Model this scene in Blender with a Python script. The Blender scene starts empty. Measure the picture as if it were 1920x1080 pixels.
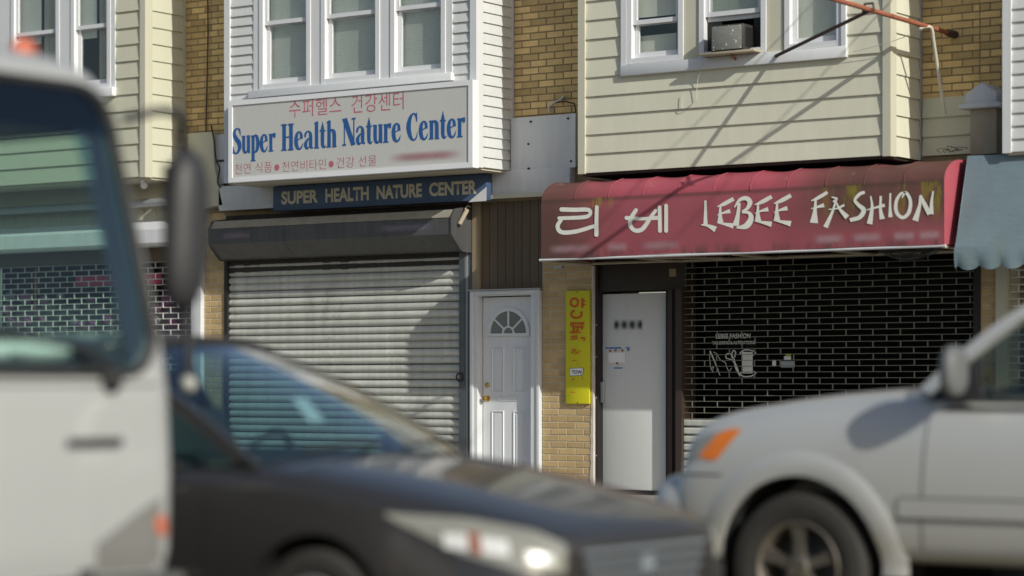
import bpy, bmesh, math, random
from mathutils import Vector, Matrix
from mathutils.bvhtree import BVHTree
random.seed(7)
S = bpy.context.scene
COL = S.collection
PI = math.pi
# ------------------------------------------------------------------ camera
# metres: X along the shop fronts, Y into the buildings (brick line is Y=0), Z up, road at Z=0
CAM = Vector((14.8145, -21.2111, 1.33))
YAW = math.radians(34.9316)
FPX = 4581.7                       # focal length in pixels of the 1920 wide photograph
cam = bpy.data.cameras.new('camera')
cam.sensor_width = 36.0
cam.lens = FPX/1920*36
cam.shift_y = (722-540)/1920
cam.clip_start = 0.2
cam.clip_end = 500
cam.dof.use_dof = True
cam.dof.focus_distance = 25.2
cam.dof.aperture_fstop = 0.9
camo = bpy.data.objects.new('camera', cam)
camo.location = CAM
camo.rotation_euler = (PI/2, 0, YAW)
COL.objects.link(camo)
S.camera = camo
# ------------------------------------------------------------------ light
SUN_AZ = math.radians(21.0)        # from the facade line, sun stands to the right
SUN_EL = math.radians(28.0)
sdir = Vector((math.cos(SUN_AZ)*math.cos(SUN_EL), -math.sin(SUN_AZ)*math.cos(SUN_EL), math.sin(SUN_EL)))
sl = bpy.data.lights.new('sun', 'SUN')
sl.energy = 4.1
sl.angle = math.radians(0.5)
sl.color = (1.0, 0.99, 0.90)
so = bpy.data.objects.new('sun', sl)
so.rotation_euler = sdir.to_track_quat('Z', 'Y').to_euler()
so.location = (20, -10, 20)
COL.objects.link(so)
W = bpy.data.worlds.new('World')
S.world = W
W.use_nodes = True
wn = W.node_tree
sky = wn.nodes.new('ShaderNodeTexSky')
sky.sky_type = 'NISHITA'
sky.sun_disc = False
sky.sun_elevation = SUN_EL
sky.sun_rotation = math.atan2(sdir.x, sdir.y)
sky.air_density = 1.0
sky.dust_density = 2.0
wn.links.new(sky.outputs[0], wn.nodes['Background'].inputs[0])
wn.nodes['Background'].inputs[1].default_value = 0.102
S.view_settings.view_transform = 'Standard'
S.view_settings.look = 'None'
S.view_settings.gamma = 1.0
S.view_settings.exposure = -0.08
S.view_settings.use_curve_mapping = False
S.render.engine = 'CYCLES'

def at(u, v, Y):
    """point on the plane at depth Y that stands at pixel (u,v) of the photograph"""
    f = Vector((-math.sin(YAW), math.cos(YAW), 0)); r = Vector((math.cos(YAW), math.sin(YAW), 0))
    d = f + r*((u-960)/FPX) + Vector((0, 0, (722-v)/FPX))
    return CAM + d*((Y-CAM.y)/d.y)
def ax(u, Y): return at(u, 722, Y).x
def az(u, v, Y): return at(u, v, Y).z

# ------------------------------------------------------------------ materials
def lin(c): return tuple(((x+0.055)/1.055)**2.4 if x > 0.04045 else x/12.92 for x in c)
class NT:
    def __init__(s, name):
        s.m = bpy.data.materials.new(name); s.m.use_nodes = True
        s.t = s.m.node_tree; s.n = s.t.nodes; s.b = s.n['Principled BSDF']; s.o = s.n['Material Output']
    def node(s, typ, **kw):
        n = s.n.new('ShaderNode'+typ)
        for k, v in kw.items(): setattr(n, k, v)
        return n
    def put(s, sock, v):
        if hasattr(v, 'is_output'): s.t.links.new(v, sock)
        else: sock.default_value = v
    def math(s, op, a, b=0.0, clamp=False):
        n = s.node('Math', operation=op); n.use_clamp = clamp
        s.put(n.inputs[0], a); s.put(n.inputs[1], b); return n.outputs[0]
    def mix(s, f, a, b):
        n = s.node('Mix', data_type='RGBA'); s.put(n.inputs[0], f); s.put(n.inputs[6], a); s.put(n.inputs[7], b); return n.outputs[2]
    def noise(s, vec, scale, detail=4, rough=0.6, dist=0.0):
        n = s.node('TexNoise'); s.put(n.inputs['Vector'], vec); n.inputs['Scale'].default_value = scale
        n.inputs['Detail'].default_value = detail; n.inputs['Roughness'].default_value = rough; n.inputs['Distortion'].default_value = dist
        return n.outputs['Fac']
    def ramp(s, v, lo, hi):
        n = s.node('MapRange'); n.interpolation_type = 'SMOOTHSTEP'; s.put(n.inputs[0], v)
        s.put(n.inputs[1], lo); s.put(n.inputs[2], hi); return n.outputs[0]
    def coord(s, kind='pos', scale=(1, 1, 1)):
        o = s.node('NewGeometry').outputs['Position'] if kind == 'pos' else s.node('TexCoord').outputs['Object']
        mp = s.node('Mapping'); s.put(mp.inputs[0], o); mp.inputs['Scale'].default_value = scale; return mp.outputs[0]
    def xyz(s, vec):
        n = s.node('SeparateXYZ'); s.put(n.inputs[0], vec); return n.outputs
    def scale(s, col, v):
        n = s.node('VectorMath', operation='SCALE'); s.put(n.inputs[0], col); s.put(n.inputs[3], v); return n.outputs[0]
def rgb(c): return (c[0], c[1], c[2], 1.0)

def mat(name, col, rough=0.6, metal=0.0, var=0.0, noise=0.12, nscale=3.0, streak=0.0, dirt=None, dirtcol=(0.05, 0.045, 0.035),
        bump=0.0, bscale=60.0, coat=0.0, kind='pos', spec=0.4, bdist=0.01):
    """painted or raw surface: base colour, per piece variation, blotches, run-down streaks, dirt, fine relief"""
    t = NT(name); b = t.b
    pos = t.coord(kind)
    v = 1.0
    if noise: v = t.math('ADD', 1.0-noise, t.math('MULTIPLY', t.noise(pos, nscale, 5), 2*noise))
    if streak:
        st = t.noise(t.coord(kind, (9, 9, 0.7)), 1.6, 4)
        v = t.math('MULTIPLY', v, t.math('ADD', 1.0-streak, t.math('MULTIPLY', st, 2*streak)))
    if var:
        r = t.node('ObjectInfo').outputs['Random']
        v = t.math('MULTIPLY', v, t.math('ADD', 1.0-var, t.math('MULTIPLY', r, 2*var)))
    c = t.scale(rgb(col)[:3], v)
    if dirt:
        d = t.ramp(t.noise(t.coord(kind, (1, 1, 0.35)), dirt[1], 6, 0.7), dirt[2], dirt[2]+0.22)
        c = t.mix(t.math('MULTIPLY', d, dirt[0]), c, rgb(dirtcol))
    t.put(b.inputs['Base Color'], c)
    b.inputs['Roughness'].default_value = rough
    b.inputs['Metallic'].default_value = metal
    b.inputs['Specular IOR Level'].default_value = spec
    b.inputs['Coat Weight'].default_value = coat
    b.inputs['Coat Roughness'].default_value = 0.06
    if bump:
        bn = t.node('Bump'); bn.inputs['Strength'].default_value = bump; bn.inputs['Distance'].default_value = bdist
        t.put(bn.inputs['Height'], t.noise(pos, bscale, 5)); t.put(b.inputs['Normal'], bn.outputs[0])
    t.m['nt'] = 1
    return t.m

def glass(name, tint, refl=1.0, rough=0.0):
    t = NT(name); t.n.remove(t.b)
    tr = t.node('BsdfTransparent'); tr.inputs[0].default_value = rgb(tint)
    gl = t.node('BsdfGlossy'); gl.inputs['Roughness'].default_value = rough; gl.inputs[0].default_value = (1, 1, 1, 1)
    fr = t.node('Fresnel'); t.put(fr.inputs[0], t.math('SUBTRACT', 1.5, t.math('MULTIPLY', t.node('NewGeometry').outputs['Backfacing'], 1.5-1/1.5)))
    mx = t.node('MixShader'); t.put(mx.inputs[0], t.math('MULTIPLY', fr.outputs[0], refl, True))
    t.put(mx.inputs[1], tr.outputs[0]); t.put(mx.inputs[2], gl.outputs[0]); t.put(t.o.inputs[0], mx.outputs[0])
    return t.m

M = {}
M['cream'] = mat('cream_siding', (0.625, 0.612, 0.495), 0.55, var=0.025, noise=0.08, nscale=1.5, streak=0.09, bump=0.05, bscale=120)
M['creamtrim'] = mat('cream_trim', (0.53, 0.515, 0.41), 0.5, noise=0.05)
M['tan'] = mat('tan_siding', (0.56, 0.55, 0.43), 0.55, var=0.02, noise=0.05, nscale=1.5, streak=0.05, bump=0.05, bscale=120)
M['white'] = mat('white_vinyl', (0.60, 0.61, 0.605), 0.45, var=0.025, noise=0.06, nscale=2, streak=0.09, bump=0.03, bscale=120)
M['trim'] = mat('white_trim', (0.63, 0.645, 0.66), 0.4, noise=0.05, nscale=6, streak=0.05)
M['sash'] = mat('white_sash', (0.66, 0.67, 0.69), 0.35, noise=0.04, nscale=6)
M['mortar'] = mat('mortar', (0.27, 0.205, 0.12), 0.9, noise=0.35, nscale=9, bump=0.3, bscale=150)
M['mortar2'] = mat('pillar_mortar', (0.50, 0.43, 0.32), 0.9, noise=0.3, nscale=9, bump=0.3, bscale=150)
M['brick'] = mat('amber_brick', (0.60, 0.43, 0.195), 0.85, var=0.26, noise=0.28, nscale=7, dirt=(0.55, 2.2, 0.58), dirtcol=(0.09, 0.05, 0.02), bump=0.35, bscale=90)
M['brick2'] = mat('buff_brick', (0.46, 0.33, 0.165), 0.85, var=0.13, noise=0.16, nscale=9, dirt=(0.35, 2.5, 0.6), dirtcol=(0.16, 0.10, 0.05), bump=0.35, bscale=90)
M['paleflake'] = mat('pale_render', (0.55, 0.50, 0.45), 0.9, noise=0.25, nscale=14, bump=0.5, bscale=60)
M['fascia'] = mat('white_sheet_metal', (0.62, 0.63, 0.65), 0.5, noise=0.08, nscale=2.5, streak=0.12, dirt=(0.3, 3.0, 0.62), dirtcol=(0.2, 0.19, 0.17))
M['soffit'] = mat('soffit', (0.50, 0.46, 0.36), 0.7, noise=0.1)
M['steel'] = mat('galvanised_slat', (0.50, 0.505, 0.46), 0.5, metal=0.12, var=0.11, noise=0.18, nscale=2.5, streak=0.28, dirt=(0.6, 2.2, 0.56), dirtcol=(0.13, 0.13, 0.12))
M['rail'] = mat('rail_steel', (0.12, 0.13, 0.14), 0.4, metal=0.5, noise=0.25, nscale=5)
M['littop'] = mat('lit_bevel_metal', (0.30, 0.28, 0.23), 0.7, noise=0.25, nscale=6, streak=0.2)  # hood bevel: its lit upper edge is put into this paler colour
M['housing'] = mat('painted_housing', (0.085, 0.085, 0.086), 0.5, metal=0.2, noise=0.25, nscale=3, streak=0.35, dirt=(0.5, 4, 0.6), dirtcol=(0.2, 0.17, 0.13))
M['brown'] = mat('brown_panel', (0.115, 0.085, 0.055), 0.6, var=0.08, noise=0.15, streak=0.1)
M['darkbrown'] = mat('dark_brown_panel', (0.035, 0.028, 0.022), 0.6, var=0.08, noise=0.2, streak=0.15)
M['ltbrown'] = mat('light_brown_panel', (0.30, 0.235, 0.15), 0.6, var=0.05, noise=0.1, streak=0.1)
M['door'] = mat('white_door', (0.66, 0.67, 0.69), 0.45, noise=0.05, nscale=3, streak=0.06, dirt=(0.15, 5, 0.62))
M['steeldoor'] = mat('grey_white_steel_door', (0.62, 0.62, 0.61), 0.45, noise=0.06, nscale=2, streak=0.04, dirt=(0.22, 5, 0.60))
M['black'] = mat('black_frame', (0.018, 0.016, 0.015), 0.55, noise=0.3, nscale=6)
M['darkframe'] = mat('brown_black_frame', (0.045, 0.03, 0.024), 0.5, noise=0.3, nscale=5)
M['brass'] = mat('brass', (0.55, 0.36, 0.10), 0.3, metal=0.9, noise=0.2, nscale=40)
M['grey'] = mat('grey_metal', (0.42, 0.43, 0.44), 0.4, metal=0.5, noise=0.1, nscale=8)
M['rod'] = mat('grille_steel', (0.20, 0.195, 0.16), 0.45, metal=0.3, noise=0.25, nscale=9)
M['whiterod'] = mat('pale_grille', (0.62, 0.60, 0.57), 0.5, noise=0.15, nscale=9)
M['rust'] = mat('rusted_pipe', (0.30, 0.10, 0.055), 0.75, noise=0.4, nscale=14, bump=0.4)
M['cable'] = mat('brown_cable', (0.075, 0.045, 0.035), 0.7, noise=0.3, nscale=14)
M['hose'] = mat('pale_hose', (0.55, 0.53, 0.44), 0.6, noise=0.1)
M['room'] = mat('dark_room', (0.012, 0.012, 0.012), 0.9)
M['blind'] = mat('window_blind', (0.82, 0.84, 0.79), 0.7, noise=0.08)
M['shade'] = mat('window_shade', (0.80, 0.78, 0.69), 0.7, noise=0.08, streak=0.08)
M['curtain'] = mat('curtain', (0.55, 0.54, 0.46), 0.8, noise=0.2, streak=0.2)
M['pane'] = glass('window_glass', (0.90, 0.92, 0.91), 1.1)
M['shopglass'] = glass('shop_glass', (0.45, 0.48, 0.46), 0.12)
M['tar'] = mat('roofing', (0.04, 0.04, 0.042), 0.9)
M['asphalt'] = mat('asphalt', (0.055, 0.054, 0.052), 0.9, noise=0.25, nscale=1.2, bump=0.4, bscale=200)
M['concrete'] = mat('concrete', (0.36, 0.345, 0.31), 0.9, noise=0.15, nscale=2, dirt=(0.3, 3, 0.6), bump=0.3, bscale=80)
M['kerb'] = mat('kerb_stone', (0.30, 0.29, 0.27), 0.9, noise=0.2, nscale=4, bump=0.3)
M['paint'] = mat('road_paint', (0.60, 0.44, 0.08), 0.8, noise=0.2, nscale=20)
M['letterblue'] = mat('blue_letter', (0.022, 0.10, 0.30), 0.5, noise=0.1, nscale=5)
M['letterred'] = mat('faded_red_letter', (0.47, 0.13, 0.17), 0.6, noise=0.2, nscale=8)
M['lettercream'] = mat('cream_letter', (0.52, 0.49, 0.37), 0.6, noise=0.1)
M['letterwhite'] = mat('white_paint_letter', (0.72, 0.72, 0.66), 0.6, noise=0.12, nscale=12, dirt=(0.35, 9, 0.62), dirtcol=(0.35, 0.25, 0.2))
M['letterorange'] = mat('flaked_orange_letter', (0.55, 0.10, 0.012), 0.6, noise=0.4, nscale=25, dirt=(0.7, 18, 0.60), dirtcol=(0.60, 0.52, 0.02))
M['yellow'] = mat('yellow_board', (0.58, 0.54, 0.014), 0.5, noise=0.08, nscale=5, dirt=(0.12, 8, 0.62))
M['bluesign'] = mat('blue_board', (0.052, 0.088, 0.165), 0.5, noise=0.12, nscale=3, streak=0.1)
M['signface'] = mat('sign_face', (0.53, 0.53, 0.51), 0.5, noise=0.03, nscale=2, streak=0.03)
M['signframe'] = mat('sign_frame', (0.74, 0.75, 0.77), 0.4, noise=0.04)
M['sticker'] = mat('white_sticker', (0.75, 0.75, 0.75), 0.5)
M['ink'] = mat('black_ink', (0.02, 0.02, 0.025), 0.6)
M['tape'] = mat('blue_tape', (0.04, 0.18, 0.45), 0.6)
M['acplate'] = mat('ac_front_plate', (0.22, 0.22, 0.20), 0.6, noise=0.25, nscale=14)
M['acdark'] = mat('ac_casing', (0.035, 0.035, 0.035), 0.5, noise=0.3, nscale=9)
M['chip'] = mat('pale_paint_chip', (0.6, 0.6, 0.58), 0.6)
M['wood'] = mat('weathered_board', (0.36, 0.31, 0.23), 0.8, noise=0.2, nscale=8)
M['pink'] = mat('magenta_banner', (0.45, 0.03, 0.12), 0.6, noise=0.1)
M['purple'] = mat('purple_display', (0.20, 0.08, 0.17), 0.7, noise=0.4, nscale=6)
M['teal'] = mat('teal_display', (0.07, 0.20, 0.22), 0.6, noise=0.3, nscale=5)
M['displaygrey'] = mat('grey_display_board', (0.16, 0.155, 0.18), 0.7, noise=0.5, nscale=2.2)
M['leaf'] = mat('plant_leaf', (0.06, 0.09, 0.02), 0.6, noise=0.4, nscale=20)
# vehicles
M['silver'] = mat('silver_paint', (0.56, 0.56, 0.54), 0.38, metal=0.35, noise=0.03, nscale=2, coat=0.35, kind='obj')
M['silver2'] = mat('silver_bumper', (0.50, 0.50, 0.49), 0.45, metal=0.1, noise=0.03, coat=0.2, kind='obj')
M['graphite'] = mat('graphite_paint', (0.048, 0.045, 0.044), 0.34, metal=0.4, noise=0.05, coat=0.8, kind='obj')
M['truckwhite'] = mat('truck_white_paint', (0.355, 0.36, 0.355), 0.4, noise=0.05, nscale=2, coat=0.3, kind='obj', dirt=(0.12, 3, 0.6))
M['greyplastic'] = mat('grey_plastic', (0.085, 0.085, 0.082), 0.55, noise=0.1, kind='obj')
M['rubber'] = mat('black_rubber', (0.02, 0.02, 0.02), 0.75, noise=0.2, nscale=9, kind='obj')
M['tyre'] = mat('tyre_rubber', (0.035, 0.033, 0.03), 0.8, noise=0.25, nscale=6, kind='obj')
M['alloy'] = mat('alloy_wheel', (0.20, 0.18, 0.155), 0.35, metal=0.6, noise=0.2, nscale=8, kind='obj')
M['plastic'] = mat('dark_plastic', (0.03, 0.03, 0.032), 0.5, noise=0.1, kind='obj')
M['chrome'] = mat('chrome', (0.75, 0.75, 0.75), 0.12, metal=1.0, noise=0.02, kind='obj')
M['mirrorgrey'] = mat('mirror_shell_grey', (0.13, 0.135, 0.14), 0.45, noise=0.05, kind='obj')
M['brownlens'] = mat('dull_red_lens', (0.26, 0.10, 0.06), 0.3, noise=0.1, kind='obj')
M['amber'] = mat('amber_lens', (0.68, 0.18, 0.02), 0.2, noise=0.1, nscale=15, coat=0.5, kind='obj')
M['redlens'] = mat('orange_red_lens', (0.50, 0.12, 0.055), 0.3, noise=0.1, coat=0.5, kind='obj')
M['lens'] = mat('clear_lamp_lens', (0.30, 0.295, 0.255), 0.15, metal=0.2, noise=0.15, nscale=9, coat=1.0, kind='obj')
M['glintbowl'] = mat('lamp_glint_bowl', (0.72, 0.72, 0.70), 0.4, metal=0.2, noise=0.02, kind='obj')  # lamp bowls near white: the sun glint is put into the colour
M['seat'] = mat('seat_cloth', (0.16, 0.145, 0.12), 0.85, noise=0.1, kind='obj')
M['trimtan'] = mat('tan_interior', (0.62, 0.58, 0.44), 0.7, noise=0.1, kind='obj')  # interior trim, paled so the saloon pillar's sunlit edge is in the colour
M['cabin'] = mat('cabin_dark', (0.03, 0.033, 0.035), 0.8, kind='obj')
M['carglass'] = glass('tinted_car_glass', (0.50, 0.68, 0.70), 2.0)
M['suvglass'] = glass('suv_glass', (0.55, 0.62, 0.60), 1.0)
M['truckglass'] = glass('tinted_truck_glass', (0.70, 0.86, 0.80), 1.4)
M['sunband'] = glass('blue_sun_band', (0.10, 0.24, 0.45), 1.2)
M['edgeband'] = glass('green_edge_band', (0.30, 0.48, 0.52), 3.0)
M['cornergrey'] = mat('corner_grey_plastic', (0.17, 0.17, 0.16), 0.6, noise=0.1, kind='obj')
M['ballgrey'] = mat('ball_grey', (0.36, 0.36, 0.33), 0.5, kind='obj')
M['grillebar'] = mat('silver_grille_bar', (0.24, 0.27, 0.30), 0.35, metal=0.3, kind='obj')

# ------------------------------------------------------------------ mesh helpers
def new_mesh(name, verts, faces):
    me = bpy.data.meshes.new(name); me.from_pydata([tuple(v) for v in verts], [], faces); me.update(); return me
class MB:
    """collects simple shapes into one mesh"""
    def __init__(s): s.v = []; s.f = []
    def add(s, vs, fs):
        k = len(s.v); s.v += [Vector(v) for v in vs]; s.f += [tuple(i+k for i in f) for f in fs]; return s
    def box(s, x0, x1, y0, y1, z0, z1):
        v = [(x, y, z) for x in (x0, x1) for y in (y0, y1) for z in (z0, z1)]
        return s.add(v, [(0, 1, 3, 2), (4, 6, 7, 5), (0, 4, 5, 1), (2, 3, 7, 6), (0, 2, 6, 4), (1, 5, 7, 3)])
    def extrude_x(s, prof, x0, x1, closed=True, caps=True):
        n = len(prof)
        v = [(x0, p[0], p[1]) for p in prof]+[(x1, p[0], p[1]) for p in prof]
        f = [(i, (i+1) % n, n+(i+1) % n, n+i) for i in range(n if closed else n-1)]
        if caps and closed: f += [tuple(range(n))[::-1], tuple(range(n, 2*n))]
        return s.add(v, f)
    def extrude_y(s, prof, y0, y1):
        n = len(prof)
        v = [(p[0], y0, p[1]) for p in prof]+[(p[0], y1, p[1]) for p in prof]
        f = [(i, (i+1) % n, n+(i+1) % n, n+i) for i in range(n)]
        f += [tuple(range(n))[::-1], tuple(range(n, 2*n))]
        return s.add(v, f)
    def tube(s, pts, r, n=8, caps=True):
        pts = [Vector(p) for p in pts]; rs = r if isinstance(r, (list, tuple)) else [r]*len(pts)
        v = []; f = []
        for i, p in enumerate(pts):
            d = (pts[min(i+1, len(pts)-1)]-pts[max(i-1, 0)]).normalized()
            a = d.orthogonal().normalized() if i == 0 else (a-d*a.dot(d)).normalized()
            b = d.cross(a)
            v += [p+(a*math.cos(2*PI*k/n)+b*math.sin(2*PI*k/n))*rs[i] for k in range(n)]
        for i in range(len(pts)-1):
            f += [(i*n+k, i*n+(k+1) % n, (i+1)*n+(k+1) % n, (i+1)*n+k) for k in range(n)]
        if caps: f += [tuple(range(n))[::-1], tuple(range((len(pts)-1)*n, len(pts)*n))]
        return s.add(v, f)
    def lathe(s, prof, c, axis='y', n=32, a0=0, a1=2*PI):
        full = abs(a1-a0-2*PI) < 1e-6; m = n if full else n+1; v = []; f = []; k = len(prof)
        for i in range(m):
            a = a0+(a1-a0)*i/n
            for (r, h) in prof:
                p = {'y': (r*math.cos(a), h, r*math.sin(a)), 'z': (r*math.cos(a), r*math.sin(a), h), 'x': (h, r*math.cos(a), r*math.sin(a))}[axis]
                v.append((c[0]+p[0], c[1]+p[1], c[2]+p[2]))
        for i in range(n):
            j = (i+1) % m
            f += [(i*k+q, i*k+q+1, j*k+q+1, j*k+q) for q in range(k-1)]
        return s.add(v, f)
    def grid(s, rows):
        n = len(rows[0]); v = [p for r in rows for p in r]
        return s.add(v, [(i*n+j, i*n+j+1, (i+1)*n+j+1, (i+1)*n+j) for i in range(len(rows)-1) for j in range(n-1)])
    def blob(s, c, r, nu=10, nv=6):
        v = []; f = []
        for i in range(nv+1):
            for j in range(nu):
                t = PI*i/nv; a = 2*PI*j/nu
                v.append((c[0]+r[0]*math.sin(t)*math.cos(a), c[1]+r[1]*math.sin(t)*math.sin(a), c[2]+r[2]*math.cos(t)))
        for i in range(nv):
            f += [(i*nu+j, i*nu+(j+1) % nu, (i+1)*nu+(j+1) % nu, (i+1)*nu+j) for j in range(nu)]
        return s.add(v, f)
    def mesh(s, name): return new_mesh(name, s.v, s.f)

def fixn(me):
    bm = bmesh.new(); bm.from_mesh(me); bmesh.ops.remove_doubles(bm, verts=bm.verts, dist=1e-5)
    bmesh.ops.recalc_face_normals(bm, faces=bm.faces); bm.to_mesh(me); bm.free()
def smooth(me, ang=35):
    for p in me.polygons: p.use_smooth = True
    me.set_sharp_from_angle(angle=math.radians(ang))
def tag(o, label=None, cat=None, group=None, kind=None):
    if label: o['label'] = label
    if cat: o['category'] = cat
    if group: o['group'] = group
    if kind: o['kind'] = kind
    return o
def thing(name, label, cat, loc, group=None, rz=0.0):
    o = bpy.data.objects.new(name, None); o.empty_display_size = 0.2; o.location = loc; o.rotation_euler = (0, 0, rz); COL.objects.link(o)
    return tag(o, label, cat, group)
def link(o, parent=None, local=False):
    COL.objects.link(o)
    if parent is not None:
        o.parent = parent
        if not local and parent.type == 'EMPTY' : o.matrix_parent_inverse = Matrix.Translation(-Vector(parent.location))
    return o
def obj(name, mb, m, parent=None, local=False, sm=None, label=None, kind=None, fix=True):
    me = mb.mesh(name) if isinstance(mb, MB) else mb
    if fix: fixn(me)
    if m is not None:
        me.materials.clear(); me.materials.append(M[m] if isinstance(m, str) else m)
    if sm: smooth(me, sm)
    o = bpy.data.objects.new(name, me); link(o, parent, local)
    return tag(o, label=label, kind=kind)
def box(name, m, parent, x0, x1, y0, y1, z0, z1, **k): return obj(name, MB().box(x0, x1, y0, y1, z0, z1), m, parent, **k)
def bevel(o, w=0.006, seg=2):
    me = o.data; bm = bmesh.new(); bm.from_mesh(me)
    es = [e for e in bm.edges if len(e.link_faces) == 2 and e.calc_face_angle(0) > 0.5]
    bmesh.ops.bevel(bm, geom=es, offset=w, segments=seg, affect='EDGES', profile=0.5, clamp_overlap=True); bm.to_mesh(me); bm.free(); smooth(me, 50); return o

def cat_rom(pts, n=6):
    if len(pts) < 3: return [Vector(p) for p in pts]
    P = [Vector(p) for p in pts]; P = [P[0]*2-P[1]]+P+[P[-1]*2-P[-2]]; out = []
    for i in range(1, len(P)-2):
        a, b, c, d = P[i-1], P[i], P[i+1], P[i+2]
        for k in range(n):
            t = k/n
            out.append(0.5*((2*b)+(c-a)*t+(2*a-5*b+4*c-d)*t*t+(3*b-a-3*c+d)*t**3))
    out.append(P[-2]); return out
def strokes(mb, sts, to3, curve=True, cap=False, dy=0.0004):
    """brush strokes: each is a list of (x, y, width) in letter space; to3 maps (x, y, layer) to the sign face"""
    lay = 0
    for st in sts:
        pts = cat_rom(st, 5) if curve and len(st) > 2 else [Vector(p) for p in st]
        L = []; R = []
        for i, p in enumerate(pts):
            d = pts[min(i+1, len(pts)-1)]-pts[max(i-1, 0)]; d = Vector((d.x, d.y)); d = d.normalized() if d.length > 1e-9 else Vector((1, 0))
            nrm = Vector((-d.y, d.x))*p.z*0.5
            L.append((p.x+nrm.x, p.y+nrm.y)); R.append((p.x-nrm.x, p.y-nrm.y))
        if cap:
            for end, sgn in ((0, -1), (-1, 1)):
                p = pts[end]; q = pts[1] if end == 0 else pts[-2]
                d = Vector((p.x-q.x, p.y-q.y)).normalized(); nn = Vector((-d.y, d.x)); r = p.z/2
                fan = [(p.x+d.x*r*math.cos(a)+nn.x*r*math.sin(a), p.y+d.y*r*math.cos(a)+nn.y*r*math.sin(a)) for a in [(-PI/2)+PI*k/6 for k in range(7)]]
                mb.add([to3(x, y, lay+1) for x, y in fan], [tuple(range(7))])
        v = []
        for l, r in zip(L, R): v += [to3(l[0], l[1], lay), to3(r[0], r[1], lay)]
        mb.add(v, [(2*i, 2*i+1, 2*i+3, 2*i+2) for i in range(len(pts)-1)])
        lay += 2
    return mb

def text(name, body, m, parent, x0, x1, z0, z1, Y, off=0.0, spacing=1.0, word=1.0, slant=0.0, zr=None):
    """words in Blender's own font fitted to a box on a face at depth Y; zr lets the right end stand higher"""
    cu = bpy.data.curves.new(name, 'FONT'); cu.body = body; cu.size = 1; cu.offset = off; cu.space_character = spacing; cu.space_word = word; cu.resolution_u = 4; cu.shear = slant
    to = bpy.data.objects.new(name, cu); COL.objects.link(to)
    dg = bpy.context.evaluated_depsgraph_get(); me = bpy.data.meshes.new_from_object(to.evaluated_get(dg))
    bpy.data.objects.remove(to); bpy.data.curves.remove(cu)
    xs = [v.co.x for v in me.vertices]; ys = [v.co.y for v in me.vertices]
    a, b, c, d = min(xs), max(xs), min(ys), max(ys)
    for v in me.vertices:
        fx = (v.co.x-a)/(b-a); fz = (v.co.y-c)/(d-c)
        v.co = (x0+(x1-x0)*fx, Y, z0+(z1-z0)*fz+((zr or 0)*fx))
    me.materials.clear(); me.materials.append(M[m])
    o = bpy.data.objects.new(name, me); return link(o, parent)
# ================================================================== the setting
def structure(name, mb, m):
    o = obj(name, mb, m); o['kind'] = 'structure'; return o
WALK = 0.17
structure('ground', MB().box(-150, 150, -90, 120, -0.5, -0.006), 'asphalt')
structure('road', MB().box(-120, 120, -16.6, -4.2, -0.4, 0.0), 'asphalt')
mb = MB()
x = -60.0
random.seed(3)
while x < 60:                                     # pavement flags with open joints
    for y0, y1 in ((-4.03, -2.72), (-2.70, -1.36), (-1.34, 0.6)):
        dz = random.uniform(-0.003, 0.003); z0 = lambda y: WALK+0.03*(y+4.2)/4.2
        mb.add([(x, y0, 0), (x+1.49, y0, 0), (x+1.49, y1, 0), (x, y1, 0), (x, y0, z0(y0)+dz), (x+1.49, y0, z0(y0)+dz), (x+1.49, y1, z0(y1)+dz), (x, y1, z0(y1)+dz)],
               [(0, 3, 2, 1), (4, 5, 6, 7), (0, 1, 5, 4), (1, 2, 6, 5), (2, 3, 7, 6), (3, 0, 4, 7)])
    x += 1.5
structure('pavement', mb, 'concrete')
mb = MB(); x = -60.0
while x < 60: mb.box(x, x+1.49, -4.2, -4.05, -0.1, 0.165); x += 1.5
structure('kerb', mb, 'kerb')
structure('near_pavement', MB().box(-60, 60, -26, -16.8, -0.1, 0.15), 'concrete')
structure('near_kerb', MB().box(-60, 60, -16.8, -16.6, -0.1, 0.153), 'kerb')
mb = MB()
for yy in (-10.55, -10.35): mb.box(-60, 60, yy-0.05, yy+0.05, 0.0, 0.004)
structure('road_marking', mb, 'paint')

# ================================================================== houses
HA = thing('row_house', 'brick row house with tan clapboard bay window, behind the white truck', 'house', (-8.3, 0, WALK), 'row houses along the street')
HB = thing('row_house', 'brick row house with white clapboard bay above the closed corrugated shutter', 'house', (-2.0, 0, WALK), 'row houses along the street')
HC = thing('row_house', 'brick row house with wide cream clapboard bay above the red awning', 'house', (2.9, 0, WALK), 'row houses along the street')
HD = thing('row_house', 'row house with white clapboard bay at the right edge, above the blue awning', 'house', (8.4, 0, WALK), 'row houses along the street')
TOP = 7.0
walls = {}
for h, x0, x1 in ((HA, -12.4, -4.70), (HB, -4.70, 0.022), (HC, 0.022, 5.33), (HD, 5.33, 12.4)):
    mort = 'mortar'
    walls[h.name] = obj('brick_wall', MB().box(x0, x1, 0.009, 9.0, 3.28, TOP), mort, h)
    box('roof', 'tar', h, x0, x1, -0.05, 9.0, TOP, TOP+0.12)
    box('cornice', 'trim', h, x0+0.002, x1-0.002, -0.22, -0.05, TOP-0.15, TOP+0.14)
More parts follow.
